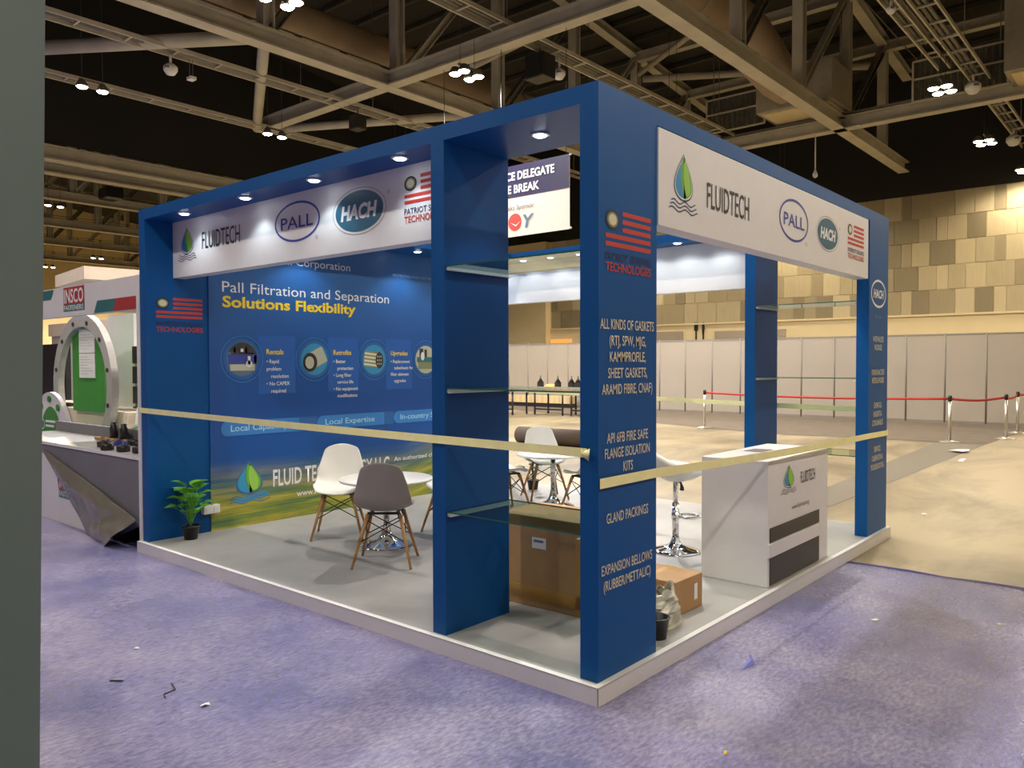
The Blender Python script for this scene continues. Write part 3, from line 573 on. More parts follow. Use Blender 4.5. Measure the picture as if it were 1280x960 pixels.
# printed marks
def drop(plane, pos, u, z0, z1, parent, dark=I_NAVY, waves=True, k=1.0, rim=None):
    sg = 1 if plane == 'R' else -1; H = z1 - z0; hb = z0 + 0.22 * H; hh = z1 - hb
    def tear(s, n=28):
        o = []
        for i in range(n + 1):
            a = pi * i / n   # 0 = tip, pi = bottom
            r = sin(a) * sin(a / 2) ** 1.3
            o.append((r * 0.42 * hh * s * k, z1 - hh * 0.5 * (1 - cos(a)) - (hh * (1 - s) * (0.5 - (1 - cos(a)) / 2)) * 0.9))
        return o
    def mirror(s): p = tear(s); return [(u + a, b) for a, b in p] + [(u - a, b) for a, b in p[-2:0:-1]]
    ps = [(0, mirror(1.0)), (1, mirror(0.93))]
    L = tear(0.86); curve = [(0.10 * hh * sin(pi * 1.15 * i / 28) * -1 * k + 0.02 * hh, b) for i, (a, b) in enumerate(L)]
    ps.append((2, [(u - sg * a, b) for a, b in L] + [(u + sg * c[0], c[1]) for c in curve[::-1]]))
    ps.append((3, [(u + sg * a, b) for a, b in L] + [(u + sg * (c[0] + 0.012 * hh), c[1]) for c in curve[::-1]]))
    ps.append((4, [(u + sg * a * 0.80, b) for a, b in L[6:24]] + [(u + sg * (c[0] + 0.10 * hh), c[1]) for c in curve[6:24][::-1]]))
    if waves:
        for w in range(3):
            zz = hb - 0.02 * H - w * 0.065 * H; n = 18; ww = 0.46 * hh * (0.85 + 0.08 * w) * k
            up = [(u - ww + 2 * ww * i / n, zz + 0.03 * H * sin(2.2 * 2 * pi * i / n)) for i in range(n + 1)]
            for i in range(n): a, b = up[i], up[i + 1]; ps.append((0, [a, b, (b[0], b[1] - 0.022 * H), (a[0], a[1] - 0.022 * H)]))
    return flat('drop_emblem', ps, [dark, rim or I_WHITE, I_DROPB, I_DROPG, I_DROPG2], parent, plane, pos, 0.0015)
def pall(plane, pos, u, z, a, b, parent, m=I_PALL, reg=True):
    flat('oval_ring', ring(u, z, a, b, 0.11 * b), [m], parent, plane, pos, 0.002)
    text('PALL', plane, pos, u, z, a * 1.42, b * 0.62, m, parent, bold=0.005)
    sg = 1 if plane == 'R' else -1
    if reg: text('®', plane, pos, u + sg * a * 0.86, z - b * 0.95, None, b * 0.2, I_GREY, parent)
def hach(plane, pos, u, z, a, b, parent, reg=True, fill=I_TEAL):
    flat('oval_badge', ring(u, z, a, b, 0.03 * b) + [(1, ell(u, z, a * 0.89, b * 0.87))], [I_GREY, fill], parent, plane, pos, 0.002)
    text('HACH', plane, pos, u, z, a * 1.36, b * 0.62, I_WHITE, parent, bold=0.045, shear=0.18, off=0.004)
    sg = 1 if plane == 'R' else -1
    if reg: text('®', plane, pos, u + sg * a * 1.08, z + b * 0.55, None, b * 0.18, I_GREY, parent)
def patriot(plane, pos, u0, w, z1, h, parent, navy=I_NAVY):
    sg = 1 if plane == 'R' else -1; rc = h * 0.155; cu_ = u0 + sg * rc * 1.25; cz = z1 - rc * 1.05
    P = lambda a, b, c, d: [(a, c), (b, c), (b, d), (a, d)]
    st = []
    sh = h * 0.073; pitch = h * 0.128
    for i in range(5):
        zt = z1 - i * pitch; a = u0 + sg * (w * 0.36 if i < 3 else 0)
        st.append((0, P(a, u0 + sg * w, zt, zt - sh)))
    st.append((1, ell(cu_, cz, rc * 1.25, rc))); st.append((2, ell(cu_, cz, rc * 0.98, rc * 0.78))); st.append((3, ell(cu_, cz, rc * 0.72, rc * 0.58)))
    flat('flag_emblem', st, [I_RED, I_BLACK, I_OLIVE, I_CREAM], parent, plane, pos, 0.0015)
    text('PATRIOT SEALING', plane, pos, u0 + sg * w / 2, z1 - h * 0.735, w, h * 0.125, navy, parent, bold=0.012)
    text('TECHNOLOGIES', plane, pos, u0 + sg * w / 2, z1 - h * 0.905, w, h * 0.145, I_RED, parent, bold=0.012)
# front (left-hand) fascia, facing -X
q = 0.25
drop('L', q, 4.48, 2.545, 2.845, fL, k=1.5); text('FLUIDTECH', 'L', q, 3.92, 2.705, 0.60, 0.15, I_BLACK, fL, bold=0.002)
pall('L', q, 2.84, 2.70, 0.285, 0.148, fL); hach('L', q, 2.12, 2.685, 0.285, 0.158, fL); patriot('L', q, 1.66, 0.42, 2.84, 0.30, fL)
# right-hand fascia, facing -Y
q = -0.008
drop('R', q, 0.82, 2.475, 2.81, fR, k=1.35); text('FLUIDTECH', 'R', q, 1.39, 2.635, 0.58, 0.155, I_BLACK, fR, bold=0.002)
pall('R', q, 2.44, 2.66, 0.27, 0.15, fR); hach('R', q, 3.13, 2.65, 0.25, 0.135, fR); patriot('R', q, 3.60, 0.42, 2.80, 0.29, fR)
# corner column
patriot('R', 0, 0.06, 0.42, 2.405, 0.31, corn)
for s, w, z in (('ALL KINDS OF GASKETS', .50, 1.845), ('(RTJ, SPW, MJG,', .34, 1.765), ('KAMMPROFILE,', .335, 1.685), ('SHEET GASKETS,', .365, 1.605), ('ARAMID FIBRE, CNAF)', .47, 1.525),
                ('API 6FB FIRE SAFE', .385, 1.285), ('FLANGE ISOLATION', .42, 1.21), ('KITS', .09, 1.135), ('GLAND PACKINGS', .39, .89), ('EXPANSION BELLOWS', .475, .64), ('(RUBBER/METTALIC)', .44, .56)):
    text(s, 'R', 0, 0.262, z, w, 0.052, I_CREAM, corn, bold=0.008)
# end column
flat('oval_badge', ring(4.49, 2.275, 0.225, 0.128, 0.02), [I_WHITE], endp, 'R', 0); text('HACH', 'R', 0, 4.49, 2.275, 0.31, 0.075, I_WHITE, endp, bold=0.04, shear=0.18)
text('Be Right', 'R', 0, 4.49, 2.07, 0.2, 0.035, I_FADE, endp)
for s, w, z in (('WATER ANALYZER', .32, 1.865), ('PACKAGES', .22, 1.79), ('ONLINE ANALYZERS', .38, 1.565), ('METERS & PROBES', .36, 1.49), ('CHEMICALS,', .24, 1.265), ('REAGENTS &', .25, 1.185), ('CONSUMABLES', .32, 1.105), ('SERVICE,', .2, .865), ('CALIBRATION &', .33, .785), ('TROUBLESHOOTING', .4, .705)):
    text(s, 'R', 0, 4.49, z, w, 0.052, I_CREAM, endp, bold=0.01)
# left wall and mural
patriot('R', 4.74, 0.09, 0.43, 2.245, 0.31, wallL)
q = 4.728
flat('oval_ring', ring(1.06, 2.76, 0.20, 0.12, 0.015), [I_WHITE], mur, 'R', q); text('PALL', 'R', q, 1.06, 2.76, 0.27, 0.075, I_WHITE, mur, bold=0.01); text('®', 'R', q, 1.25, 2.66, None, 0.03, I_WHITE, mur)
text('Pall Corporation', 'R', q, 1.30, 2.69, 0.90, 0.085, I_WHITE, mur, align='L'); text('PROTECTING WHAT MATTERS', 'R', q, 2.80, 2.66, 0.62, 0.03, I_CYAN, mur, align='L')
text('Pall Filtration and Separation', 'R', q, 0.71, 2.385, 2.03, 0.105, I_WHITE, mur, align='L')
text('Solutions Flexibility', 'R', q, 0.71, 2.245, 1.56, 0.105, I_YEL, mur, bold=0.03, align='L')
def pic(cx, kind):
    g_ = [(0, ell(cx, 1.70, 0.195, 0.195))] + ring(cx, 1.70, 0.225, 0.225, 0.008, 1)
    g_.append((2, ell(cx, 1.70, 0.163, 0.163)))
    P = lambda a, b, c, d: [(cx + a, 1.70 + c), (cx + b, 1.70 + c), (cx + b, 1.70 + d), (cx + a, 1.70 + d)]
    def rotrect(a0, a1, r0, r1, ang, dx=0, dz=0):
        o = []
        for a, b in ((a0, r0), (a1, r0), (a1, r1), (a0, r1)): o.append((cx + dx + a * cos(ang) - b * sin(ang), 1.70 + dz + a * sin(ang) + b * cos(ang)))
        return o
    if kind == 0:
        mats = [I_MBLUE, I_LBLUE, I_STEELB, I_CHAR, I_PALL, I_SAND, I_WHITE]
        g_ += [(3, ell(cx, 1.70, 0.16, 0.16, 20, 0.3, pi - 0.3)), (4, P(-.15, .15, -.045, .045)), (4, ell(cx + .14, 1.70, .02, .045, 12)), (3, P(-.12, .12, .045, .06)), (5, P(-.13, .13, -.11, -.05)), (6, ell(cx + .07, 1.655, .035, .035, 14)), (6, P(.055, .085, -.05, .03)), (3, P(-.09, -.07, .06, .11)), (3, P(.03, .05, .06, .11)), (6, P(-.02, .01, .07, .10))]
    elif kind == 1:
        mats = [I_MBLUE, I_LBLUE, I_DROPB, I_SAND, I_OLIVE, I_CHAR, I_SAND]
        g_ += [(3, rotrect(-.07, .14, -.085, .085, 0.45)), (5, ell(cx - .055, 1.67, .088, .098, 24)), (4, ell(cx - .058, 1.668, .078, .088, 24)), (5, ell(cx - .06, 1.667, .066, .076, 24)), (6, ell(cx - .06, 1.667, .055, .065, 24))]
    elif kind == 2:
        mats = [I_MBLUE, I_LBLUE, I_DROPB, I_OLIVE, I_CREAM, I_CHAR, I_SAND]
        g_ += [(3, rotrect(-.14, .07, -.085, .085, -.10))] + [(4, rotrect(-.14, .07, -.075 + .04 * i, -.052 + .04 * i, -.10)) for i in range(4)] + [(5, ell(cx + .072, 1.692, .055, .092, 24))] + [(6, ell(cx + .072 + (i % 3 - 1) * .025, 1.692 + (i // 3 - 1) * .04, .007, .011, 8)) for i in range(9)]
    else:
        mats = [I_MBLUE, I_LBLUE, I_SAND, I_CHAR, I_TEAL2, I_WHITE, I_OLIVE]
        g_ += [(3, P(-.10, -.04, .03, .13)), (4, P(-.14, .14, -.03, .03)), (6, P(-.12, .12, -.11, -.03)), (5, ell(cx - .05, 1.74, .03, .05, 12)), (3, ell(cx, 1.62, .06, .03, 14)), (3, P(-.02, .02, -.08, .12))]
    return flat('round_picture', g_, mats, mur, 'R', q, 0.003)
PX = (0.91, 1.73, 2.52, 3.30)
for i, cx in enumerate(PX): pic(cx, i)
for a, b in ((1.05, 1.50), (1.87, 2.30), (2.66, 3.08), (3.44, 3.9)): flat('text_box', [[(a + 0.03, 1.93), (b, 1.93), (b, 1.36), (a + 0.03, 1.36)]], [flatc('box_blue', (0.010, 0.105, 0.42))], mur, 'R', q, 0.0014)
BODY = [(1.17, 'Rentals', ['• Rapid', 'problem', '   resolution', ' • No CAPEX', '   required']), (1.97, 'Retrofits', ['• Better', '   protection', '• Long filter', '   service life', '• No equipment', '   modifications']),
        (2.76, 'Upgrades', ['• Replacement', '   tubesheets for', 'filter element', '   upgrades']), (3.55, 'Service', ['• On site', '   support'])]
for i, (u, h_, ls) in enumerate(BODY):
    u -= 0.0
    text(h_, 'R', q, u, 1.775, None, 0.052, I_YEL, mur, bold=0.02, align='L')
    for k_, s_ in enumerate(ls): text(s_.strip(), 'R', q, u + (0.05 if s_.startswith('   ') else 0.0), 1.68 - k_ * 0.073, None, 0.038, I_WHITE, mur, bold=0.012, align='L')
for u, s_, w in ((0.78, 'Local Capability', 0.62), (1.86, 'Local Expertise', 0.66), (2.90, 'In-country Support', 0.82)):
    a, b = u - 0.10, u + w + 0.14; pl = [(a + 0.065 - 0.065 * sin(pi * i / 10), 1.04 + 0.07 * cos(pi * i / 10)) for i in range(11)]
    flat('caption_pill', [pl + [(b, 0.97), (b, 1.11)]], [I_LBLUE], mur, 'R', q, 0.002)
    text(s_, 'R', q, u, 1.045, w, 0.062, I_CYAN, mur, bold=0.01, align='L', off=0.004)
for a, b in ((1.52, 1.76), (2.64, 2.8), (3.8, 4.5)): flat('caption_band', [[(a, 0.97), (b, 0.97), (b, 1.11), (a, 1.11)]], [I_MBLUE], mur, 'R', q, 0.0012)
drop('R', q, 0.97, 0.30, 0.72, mur, k=1.45, dark=I_STEELB, rim=I_MBLUE)
flat('ripple', [[(0.78, .36), (1.14, .41), (1.20, .37), (0.86, .31)]], [I_DROPB], mur, 'R', q, 0.001)
text('FLUID TECHNOLOGY LLC', 'R', q, 1.23, 0.525, 1.50, 0.17, I_WHITE, mur, bold=0.018, align='L')
text('An authorized channel partner', 'R', q, 2.80, 0.565, 1.1, 0.05, I_WHITE, mur, bold=0.008, align='L')
text('www.fluid-tech.org', 'R', q, 1.50, 0.335, 0.70, 0.06, I_WHITE, mur, bold=0.015, align='L')

# power socket on the left wall
t = thing('power_socket', 'white twin power socket box low on the left wall by the plant', 'socket', (0.56, 4.70, 0.27))
G().box((0.475, 4.672, 0.272), (0.635, 4.728, 0.352)).build('housing', WHITEG, t, bevel=0.006)
for x in (0.515, 0.59): G().box((x - 0.02, 4.669, 0.29), (x + 0.02, 4.673, 0.335)).build('outlet', WHITE, t, bevel=0.002)

# barrier tapes
def tape(pts, w, label, twist=0.0):
    rows = []; n = 28
    for k_ in range(len(pts) - 1):
        a, b, sag = Vector(pts[k_][:3]), Vector(pts[k_ + 1][:3]), pts[k_][3]
        for i in range(n + 1):
            s_ = i / n; p = a.lerp(b, s_) + Vector((0, 0, -sag * sin(pi * s_))); d = (b - a).normalized(); nn = d.cross(Vector((0, 0, 1)))
            tw = twist * sin(pi * s_ * 2) ; rows.append([p + Vector((0, 0, w / 2 * cos(tw))) + nn * w / 2 * sin(tw), p - Vector((0, 0, w / 2 * cos(tw))) - nn * w / 2 * sin(tw)])
    g_ = G().grid(rows); g_.sm = [False] * len(g_.sm); return onemesh('barrier_tape', g_, YTAPE, label, 'tape')
tape([(-0.012, 4.86, 1.25, 0.005), (-0.012, 0.06, 1.215, 0.0)], 0.046, 'yellow barrier tape across the front opening before the mural', 0.12)
tape([(-0.004, -0.012, 1.07, -0.0), (0.5, -0.012, 1.068, 0.012), (4.2, -0.014, 1.00, 0), (4.80, -0.012, 0.99, 0)], 0.05, 'yellow barrier tape across the right side in front of the counter')
tape([(4.80, 4.72, 1.31, 0.01), (4.80, 0.1, 1.195, 0)], 0.05, 'yellow barrier tape along the rear opening of the stand', 0.1)
onemesh('tape_knot', G().grid([[(-0.016, 0.09, 1.235), (-0.016, 0.09, 1.195)], [(-0.05, 0.06, 1.225), (-0.03, 0.07, 1.2)], [(-0.03, 0.03, 1.24), (-0.04, 0.03, 1.18)], [(-0.016, 0.05, 1.23), (-0.018, 0.06, 1.21)]]), YTAPE, 'crumpled end of yellow tape stuck on the corner column', 'tape', solid=0.002)

# ------------------------------------------------------------------ furniture
def make_chair(shell, label):
    t = thing('shell_chair', label, 'chair'); g = G()
    prof = [(0.215, 0.405, .165), (0.195, 0.428, .195), (0.12, 0.432, .222), (0.02, 0.420, .232), (-0.09, 0.418, .232), (-0.155, 0.442, .228), (-0.19, 0.50, .222), (-0.205, 0.58, .208), (-0.22, 0.68, .184), (-0.235, 0.76, .160), (-0.24, 0.80, .148), (-0.241, 0.815, .130)]
    rows = []
    for i, (y, z, w) in enumerate(prof):
        row = []; back = max(0, min(1, (z - 0.45) / 0.2)) if i > 4 else 0
        for k_ in range(11):
            s_ = -1 + 2 * k_ / 10; c_ = abs(s_) ** 2.6
            edge = (0.055 if 1 < i < 8 else 0.02) * c_
            row.append((w * s_, y + edge * (back * 1.3 + (0.5 if i > 4 else 0)) + (0.02 * s_ * s_ * -1 if i == 0 else 0), z + edge * (1 - back) - (0.03 * s_ * s_ if i > 9 else 0)))
        rows.append(row)
    g.grid(rows).build('seat_shell', shell, t, local=True, solid=0.008, sub=1)
    for sx in (-1, 1):
        for sy in (-1, 1):
            leg = G().tube([(sx * 0.125, 0.02 + sy * 0.10, 0.395), (sx * 0.225, 0.0 + sy * 0.215, 0.0)], [0.0155, 0.0105], 10).build('leg', BEECH, t, local=True)
            G().bar((sx * 0.115, 0.02 + sy * 0.09, 0.40), (sx * 0.128, 0.02 + sy * 0.103, 0.36), 0.02, 0.02).build('leg_bracket', BLACKM, leg, local=True)
    g = G(); r = 0.0045
    def P(sx, sy, f): return Vector((sx * (0.125 + 0.1 * f), 0.02 * (1 - f) + sy * (0.10 + 0.115 * f), 0.395 * (1 - f)))
    for sy in (-1, 1): g.tube([P(-1, sy, 0.10), P(1, sy, 0.52)], r, 6); g.tube([P(1, sy, 0.10), P(-1, sy, 0.52)], r, 6)
    for sx in (-1, 1): g.tube([P(sx, -1, 0.10), P(sx, 1, 0.52)], r, 6); g.tube([P(sx, 1, 0.10), P(sx, -1, 0.52)], r, 6)
    g.build('wire_bracing', BLACKM, t, local=True)
    g = G(); g.bar((-0.125, -0.08, 0.402), (0.125, -0.08, 0.402), 0.018, 0.018); g.bar((-0.125, 0.12, 0.402), (0.125, 0.12, 0.402), 0.018, 0.018); g.bar((-0.10, -0.08, 0.402), (-0.10, 0.12, 0.402), 0.018, 0.018); g.bar((0.10, -0.08, 0.402), (0.10, 0.12, 0.402), 0.018, 0.018)
    g.build('under_frame', BLACKM, t, local=True); return t
def make_table(label):
    t = thing('pedestal_table', label, 'table')
    G().lathe([(0.0, 0.555), (0.385, 0.555), (0.398, 0.56), (0.40, 0.568), (0.40, 0.575), (0.395, 0.58), (0, 0.58)], n=56).build('tabletop', TABLEW, t, local=True)
    G().lathe([(0.235, 0.0), (0.235, 0.008), (0.20, 0.018), (0.13, 0.032), (0.08, 0.055), (0.045, 0.10), (0.03, 0.16), (0.03, 0.17)], n=40).build('base', CHROME, t, local=True)
    G().tube([(0, 0, 0.16), (0, 0, 0.545)], 0.027, 20).build('column', CHROME, t, local=True)
    G().lathe([(0.09, 0.545), (0.09, 0.555), (0.0, 0.556)], n=20).build('top_plate', BLACKM, t, local=True); return t
FZ = PZ + 0.001
def face(x, y, tx, ty): return math.atan2(ty - y, tx - x) - pi / 2     # local +Y looks at the target
cw = make_chair(CHW, ''); cg = make_chair(CHG, '')
put(cw, (1.23, 3.66, FZ), face(1.23, 3.66, 0.15, 2.55), 'white shell chair beside the mural, left of the low round table')
put(cg, (0.87, 2.60, FZ), face(0.87, 2.60, 1.75, 3.35), 'grey shell chair seen from behind at the front round table')
for (x, y, tx, ty, l) in ((2.02, 2.98, 1.25, 3.05, 'white shell chair mostly hidden behind the middle blue panel, right of the front table'),
                          (4.02, 3.50, 3.5, 2.75, 'white shell chair behind the rear round table, facing forward'),
                          (3.10, 3.32, 3.65, 3.09, 'white shell chair left of the rear table, only its seat edge showing'),
                          (3.46, 2.48, 3.65, 3.09, 'white shell chair right of the rear table, behind the corner column')):
    put(copy_tree(cw), (x, y, FZ), face(x, y, tx, ty), l)
ta = make_table(''); put(ta, (1.27, 3.06, FZ), 0, 'low round white table with chrome pedestal beside the grey chair')
put(copy_tree(ta), (3.65, 3.09, FZ), 0, 'low round white table on chrome column, seen through the glass display')

# bar stool
t = thing('bar_stool', 'white scoop-seat bar stool on a chrome pedestal left of the counter', 'stool', (2.66, 1.05, FZ), rz=R(-132))
G().lathe([(0.20, 0), (0.20, 0.008), (0.17, 0.02), (0.10, 0.036), (0.05, 0.06), (0.032, 0.10), (0.03, 0.12)], n=40).build('base', CHROME, t, local=True)
G().tube([(0, 0, 0.10), (0, 0, 0.40)], 0.028, 18).build('outer_column', CHROME, t, local=True); G().tube([(0, 0, 0.40), (0, 0, 0.60)], 0.02, 16).build('piston', CHROME, t, local=True)
fr_ = [(0.0, 0.03, 0.30)] + [(0.085 * sin(a), 0.12 + 0.085 * cos(a), 0.285) for a in [2 * pi * k_ / 20 for k_ in range(21)]]
G().tube(fr_[1:], 0.011, 8, cap=False).tube([(0, 0.02, 0.30), (0, 0.045, 0.288)], 0.014, 8).lathe([(0.034, 0.27), (0.034, 0.32)], n=16).build('footrest', CHROME, t, local=True)
G().tube([(0.02, 0, 0.585), (0.07, 0.02, 0.575), (0.085, 0.025, 0.54), (0.08, 0.025, 0.52)], [0.008, 0.008, 0.016, 0.02], 8).build('lever', BLACKP, t, local=True)
rows = []; N = 26
for j in range(9):
    f = j / 8; row = []
    for k_ in range(N):
        a = 2 * pi * k_ / N; bk = max(0, -sin(a)) ; ry = 0.245; rx = 0.25
        rim = 0.085 + 0.17 * bk ** 1.4 + 0.03 * abs(cos(a)) ** 3
        row.append((rx * f * cos(a), ry * f * sin(a) - 0.01, 0.605 + rim * f ** 2.4))
    rows.append(row)
seat = G().grid(rows, closed=True).build('scoop_seat', CHW, t, local=True, solid=0.055, sub=1)

# reception counter
t = thing('reception_counter', 'white reception counter with two charcoal bands and drop logo', 'counter', (2.7, 0.3, FZ))
c0 = G().box((2.10, 0.03, FZ), (3.28, 0.53, 0.955)).build('carcass', WHITE, t, bevel=0.003)
G().box((2.10, 0.03, 0.9555), (3.28, 0.53, 0.972)).build('countertop', WHITEG, t, bevel=0.003)
G().box((2.13, 0.024, 0.405), (3.08, 0.031, 0.505)).build('upper_band', I_CHAR, t); G().box((2.13, 0.024, FZ + 0.01), (3.08, 0.031, 0.30)).build('lower_band', I_CHAR, t)
G().box((2.085, 0.012, 0.305), (3.06, 0.031, 0.40)).build('middle_rail', WHITE, t, bevel=0.003)
drop('R', 0.03, 2.47, 0.70, 0.915, c0, dark=I_CHAR, k=1.9); text('FLUIDTECH', 'R', 0.03, 2.845, 0.80, 0.30, 0.09, I_BLACK, c0, bold=0.002); text('www.fluid-tech.org', 'R', 0.03, 2.70, 0.60, 0.34, 0.035, I_CHAR, c0)
onemesh('leaflet', G().box((2.62, 0.30, 0.9725), (2.83, 0.44, 0.975)), [flatc('leaflet_print', (0.16, 0.12, 0.14))], 'small dark printed leaflet on the counter top', 'leaflet')
# large carton behind the display
def carton(name, c, sx, sy, sz, rz, label, lbl=None, tapes=()):
    t = thing(name, label, 'box', c, rz); o = G().box((-sx / 2, -sy / 2, 0), (sx / 2, sy / 2, sz)).build('carton_body', CARD, t, local=True, bevel=0.006)
    for a, b in tapes: G().box(a, b).build('packing_tape', CARDT, t, local=True)
    if lbl: G().box(*lbl).build('shipping_label', PAPER, t, local=True)
    return t
cb_ = carton('large_carton', (0.97, 0.97, FZ), 0.46, 0.66, 0.58, 0.03, 'large upright cardboard carton behind the glass display shelves', ((-0.2335, 0.05, 0.38), (-0.2305, -0.06, 0.45)),
       [((-0.2325, -0.33, 0.05), (-0.23, 0.33, 0.13)), ((-0.2325, -0.33, 0.0), (-0.23, -0.28, 0.58)), ((-0.2325, 0.27, 0.0), (-0.23, 0.33, 0.58))])
G().box((-0.2345, 0.035, 0.42), (-0.2335, -0.04, 0.435)).build('label_print', I_STEELB, cb_, local=True)
carton('small_carton', (1.30, 0.42, FZ), 0.34, 0.44, 0.215, -0.02, 'small closed cardboard carton on the stand floor right of the corner column', ((0.06, -0.2225, 0.06), (0.10, -0.2205, 0.16)), [((-0.17, -0.03, 0.2145), (0.17, 0.03, 0.216))])
# plastic bag: crumpled sack
random.seed(11); rows = []
for j in range(13):
    f = j / 12; row = []
    for k_ in range(22):
        a = 2 * pi * k_ / 22; cr_ = 1 + 0.16 * sin(5 * a + 4 * f) * (0.3 + f) + 0.13 * random.uniform(-1, 1)
        r = 0.105 * (1.0 + 0.25 * sin(pi * f) - 0.38 * f) * cr_
        row.append((r * cos(a), r * sin(a) * 0.9, 0.19 * f + (0.055 * max(0, cos(a + 0.9)) ** 2 + 0.03 * random.random()) * f ** 3))
    rows.append(row)
gb = G().grid(rows, closed=True); gb.sm = [False] * len(gb.sm)
o = onemesh('plastic_bag', gb, PBAG, 'crumpled translucent white plastic bag behind the corner column', 'bag', solid=0.0015); o.location = (0.95, 0.20, FZ + 0.005)
t = thing('black_tub', 'small black plastic tub on the floor by the corner column', 'tub', (0.75, 0.12, FZ))
G().lathe([(0.06, 0), (0.075, 0.11), (0.082, 0.115), (0.082, 0.12), (0.07, 0.12), (0.056, 0.01), (0, 0.008)], (0.75, 0.12, FZ), 20).build('tub_body', BLACKP, t)

# plants
def leaf(g, base, tip, w, up, curl=0.25, fold=0.3):
    base, tip = Vector(base), Vector(tip); d = tip - base; L = d.length; d.normalize(); s_ = d.cross(Vector(up)).normalized(); u = s_.cross(d).normalized(); rows = []
    for i in range(7):
        f = i / 6; ww = w * sin(pi * min(1, f ** 0.75 * 0.98 + 0.02)) + 0.002; c = base + d * L * f + u * (-curl * L * f * f)
        rows.append([c - s_ * ww + u * ww * fold, c, c + s_ * ww + u * ww * fold])
    return g.grid(rows)
def plant(loc, h, n, m, label, seed, pot=(0.055, 0.075, 0.12), wd=0.055):
    random.seed(seed); t = thing('potted_plant', label, 'plant', loc); x, y, z = loc
    p = G().lathe([(pot[0], 0), (pot[1], pot[2]), (pot[1] + .004, pot[2]), (pot[1] + .004, pot[2] - .015), (pot[1] - .008, pot[2] - .01), (pot[1] - .01, pot[2] - .012)], loc, 22).build('pot', BLACKP, t)
    G().lathe([(pot[1] - 0.008, pot[2] - 0.014), (0, pot[2] - 0.005)], loc, 16).build('soil', SOIL, t)
    for k_ in range(n):
        a = k_ * 2.4 + random.uniform(-.3, .3); f = k_ / (n - 1); el = 0.35 + 1.0 * f; hh = h * (0.35 + 0.5 * f) * random.uniform(.9, 1.05); rr = h * 0.36 * cos(el) + 0.02
        b = Vector((x, y, z + pot[2] - 0.01)); m1 = b + Vector((0.3 * rr * cos(a), 0.3 * rr * sin(a), hh * 0.72)); m2 = b + Vector((rr * cos(a) * .7, rr * sin(a) * .7, hh))
        st = G().tube([b, b.lerp(m1, .5) + Vector((0, 0, .01)), m1, m2], [.005, .004, .0035, .0025], 6).build('stem', m, t)
        tip = m2 + Vector((cos(a) * h * .22, sin(a) * h * .22, h * (.10 + 0.12 * f)))
        leaf(G(), m2, tip, wd * random.uniform(.8, 1.15), (0, 0, 1), .35).build('leaf', m, t)
        if k_ % 2 == 0: leaf(G(), m1, m1 + Vector((cos(a + 1.3) * h * .20, sin(a + 1.3) * h * .20, h * .12)), wd * .8, (0, 0, 1), .3).build('leaf', m, t)
plant((0.30, 4.58, FZ), 0.43, 19, GREEN, 'small leafy green plant in a black pot by the left wall', 5, wd=0.075)
plant((4.4, 3.98, FZ), 0.42, 9, GREEND, 'dark potted plant behind the rear table, left of the white chair', 8, wd=0.07)

# ------------------------------------------------------------------ debris on the floors
def scrap(x, y, s, m, label, cat='paper scrap', name='paper_scrap', z=0.007, seed=1, h=0.4):
    random.seed(seed); n = 7; c = [(x + s * random.uniform(.5, 1) * cos(2 * pi * k_ / n), y + s * random.uniform(.35, .8) * sin(2 * pi * k_ / n), z + s * h * random.random()) for k_ in range(n)]
    return onemesh(name, G().add(c + [(x, y, z + s * h)], [(k_, (k_ + 1) % n, n) for k_ in range(n)]), m, label, cat)
scrap(-1.26, 1.42, .035, PAPER, 'torn white paper scrap on purple carpet at lower left'); scrap(-1.13, 2.45, .022, PAPER, 'tiny white scrap on the carpet left of the paper scrap', seed=2)
scrap(2.14, -0.66, .035, I_CREAM, 'cream paper scrap on the carpet at right, nearest the stand', seed=3); scrap(2.56, -1.28, .028, I_CREAM, 'cream paper scrap at the right picture edge', seed=4)
scrap(-0.08, -0.70, .014, I_YEL, 'small yellow blob on the carpet at bottom right of centre', seed=5, h=0.8)
scrap(13.2, 1.0, .30, WHITE, 'flat crumpled white plastic wrap on the concrete by the belt post', 'wrapping', 'plastic_wrap', 0.01, 6, 0.15); scrap(11.7, 0.7, .10, PAPER, 'small pale scrap on the concrete in front of the plastic wrap', seed=7, z=0.004)
scrap(6.2, 0.0, .05, PAPER, 'small white scrap on the bare concrete right of the stand', seed=9, z=0.003)
onemesh('blue_film_strip', G().add([(0.80, -0.36, 0.007), (1.02, -0.32, 0.012), (1.10, -0.28, 0.008), (1.0, -0.345, 0.014), (0.95, -0.38, 0.010)], [(0, 4, 3), (3, 1, 2), (0, 3, 1)]), flatc('blue_film', (0.04, 0.04, 0.30)), 'thin dark blue film sliver on the light patch of carpet', 'film strip')
onemesh('black_wire_bit', G().tube([(-1.24, 1.80, .010), (-1.27, 1.70, .014), (-1.33, 1.70, .010), (-1.345, 1.65, .010)], .0035, 6), BLACKM, 'bent bit of black wire on the carpet at lower left', 'wire')
onemesh('black_wire_bit', G().tube([(-1.43, 2.08, .010), (-1.39, 2.02, .012)], .004, 6), BLACKM, 'short straight bit of black wire left of the bent one', 'wire')

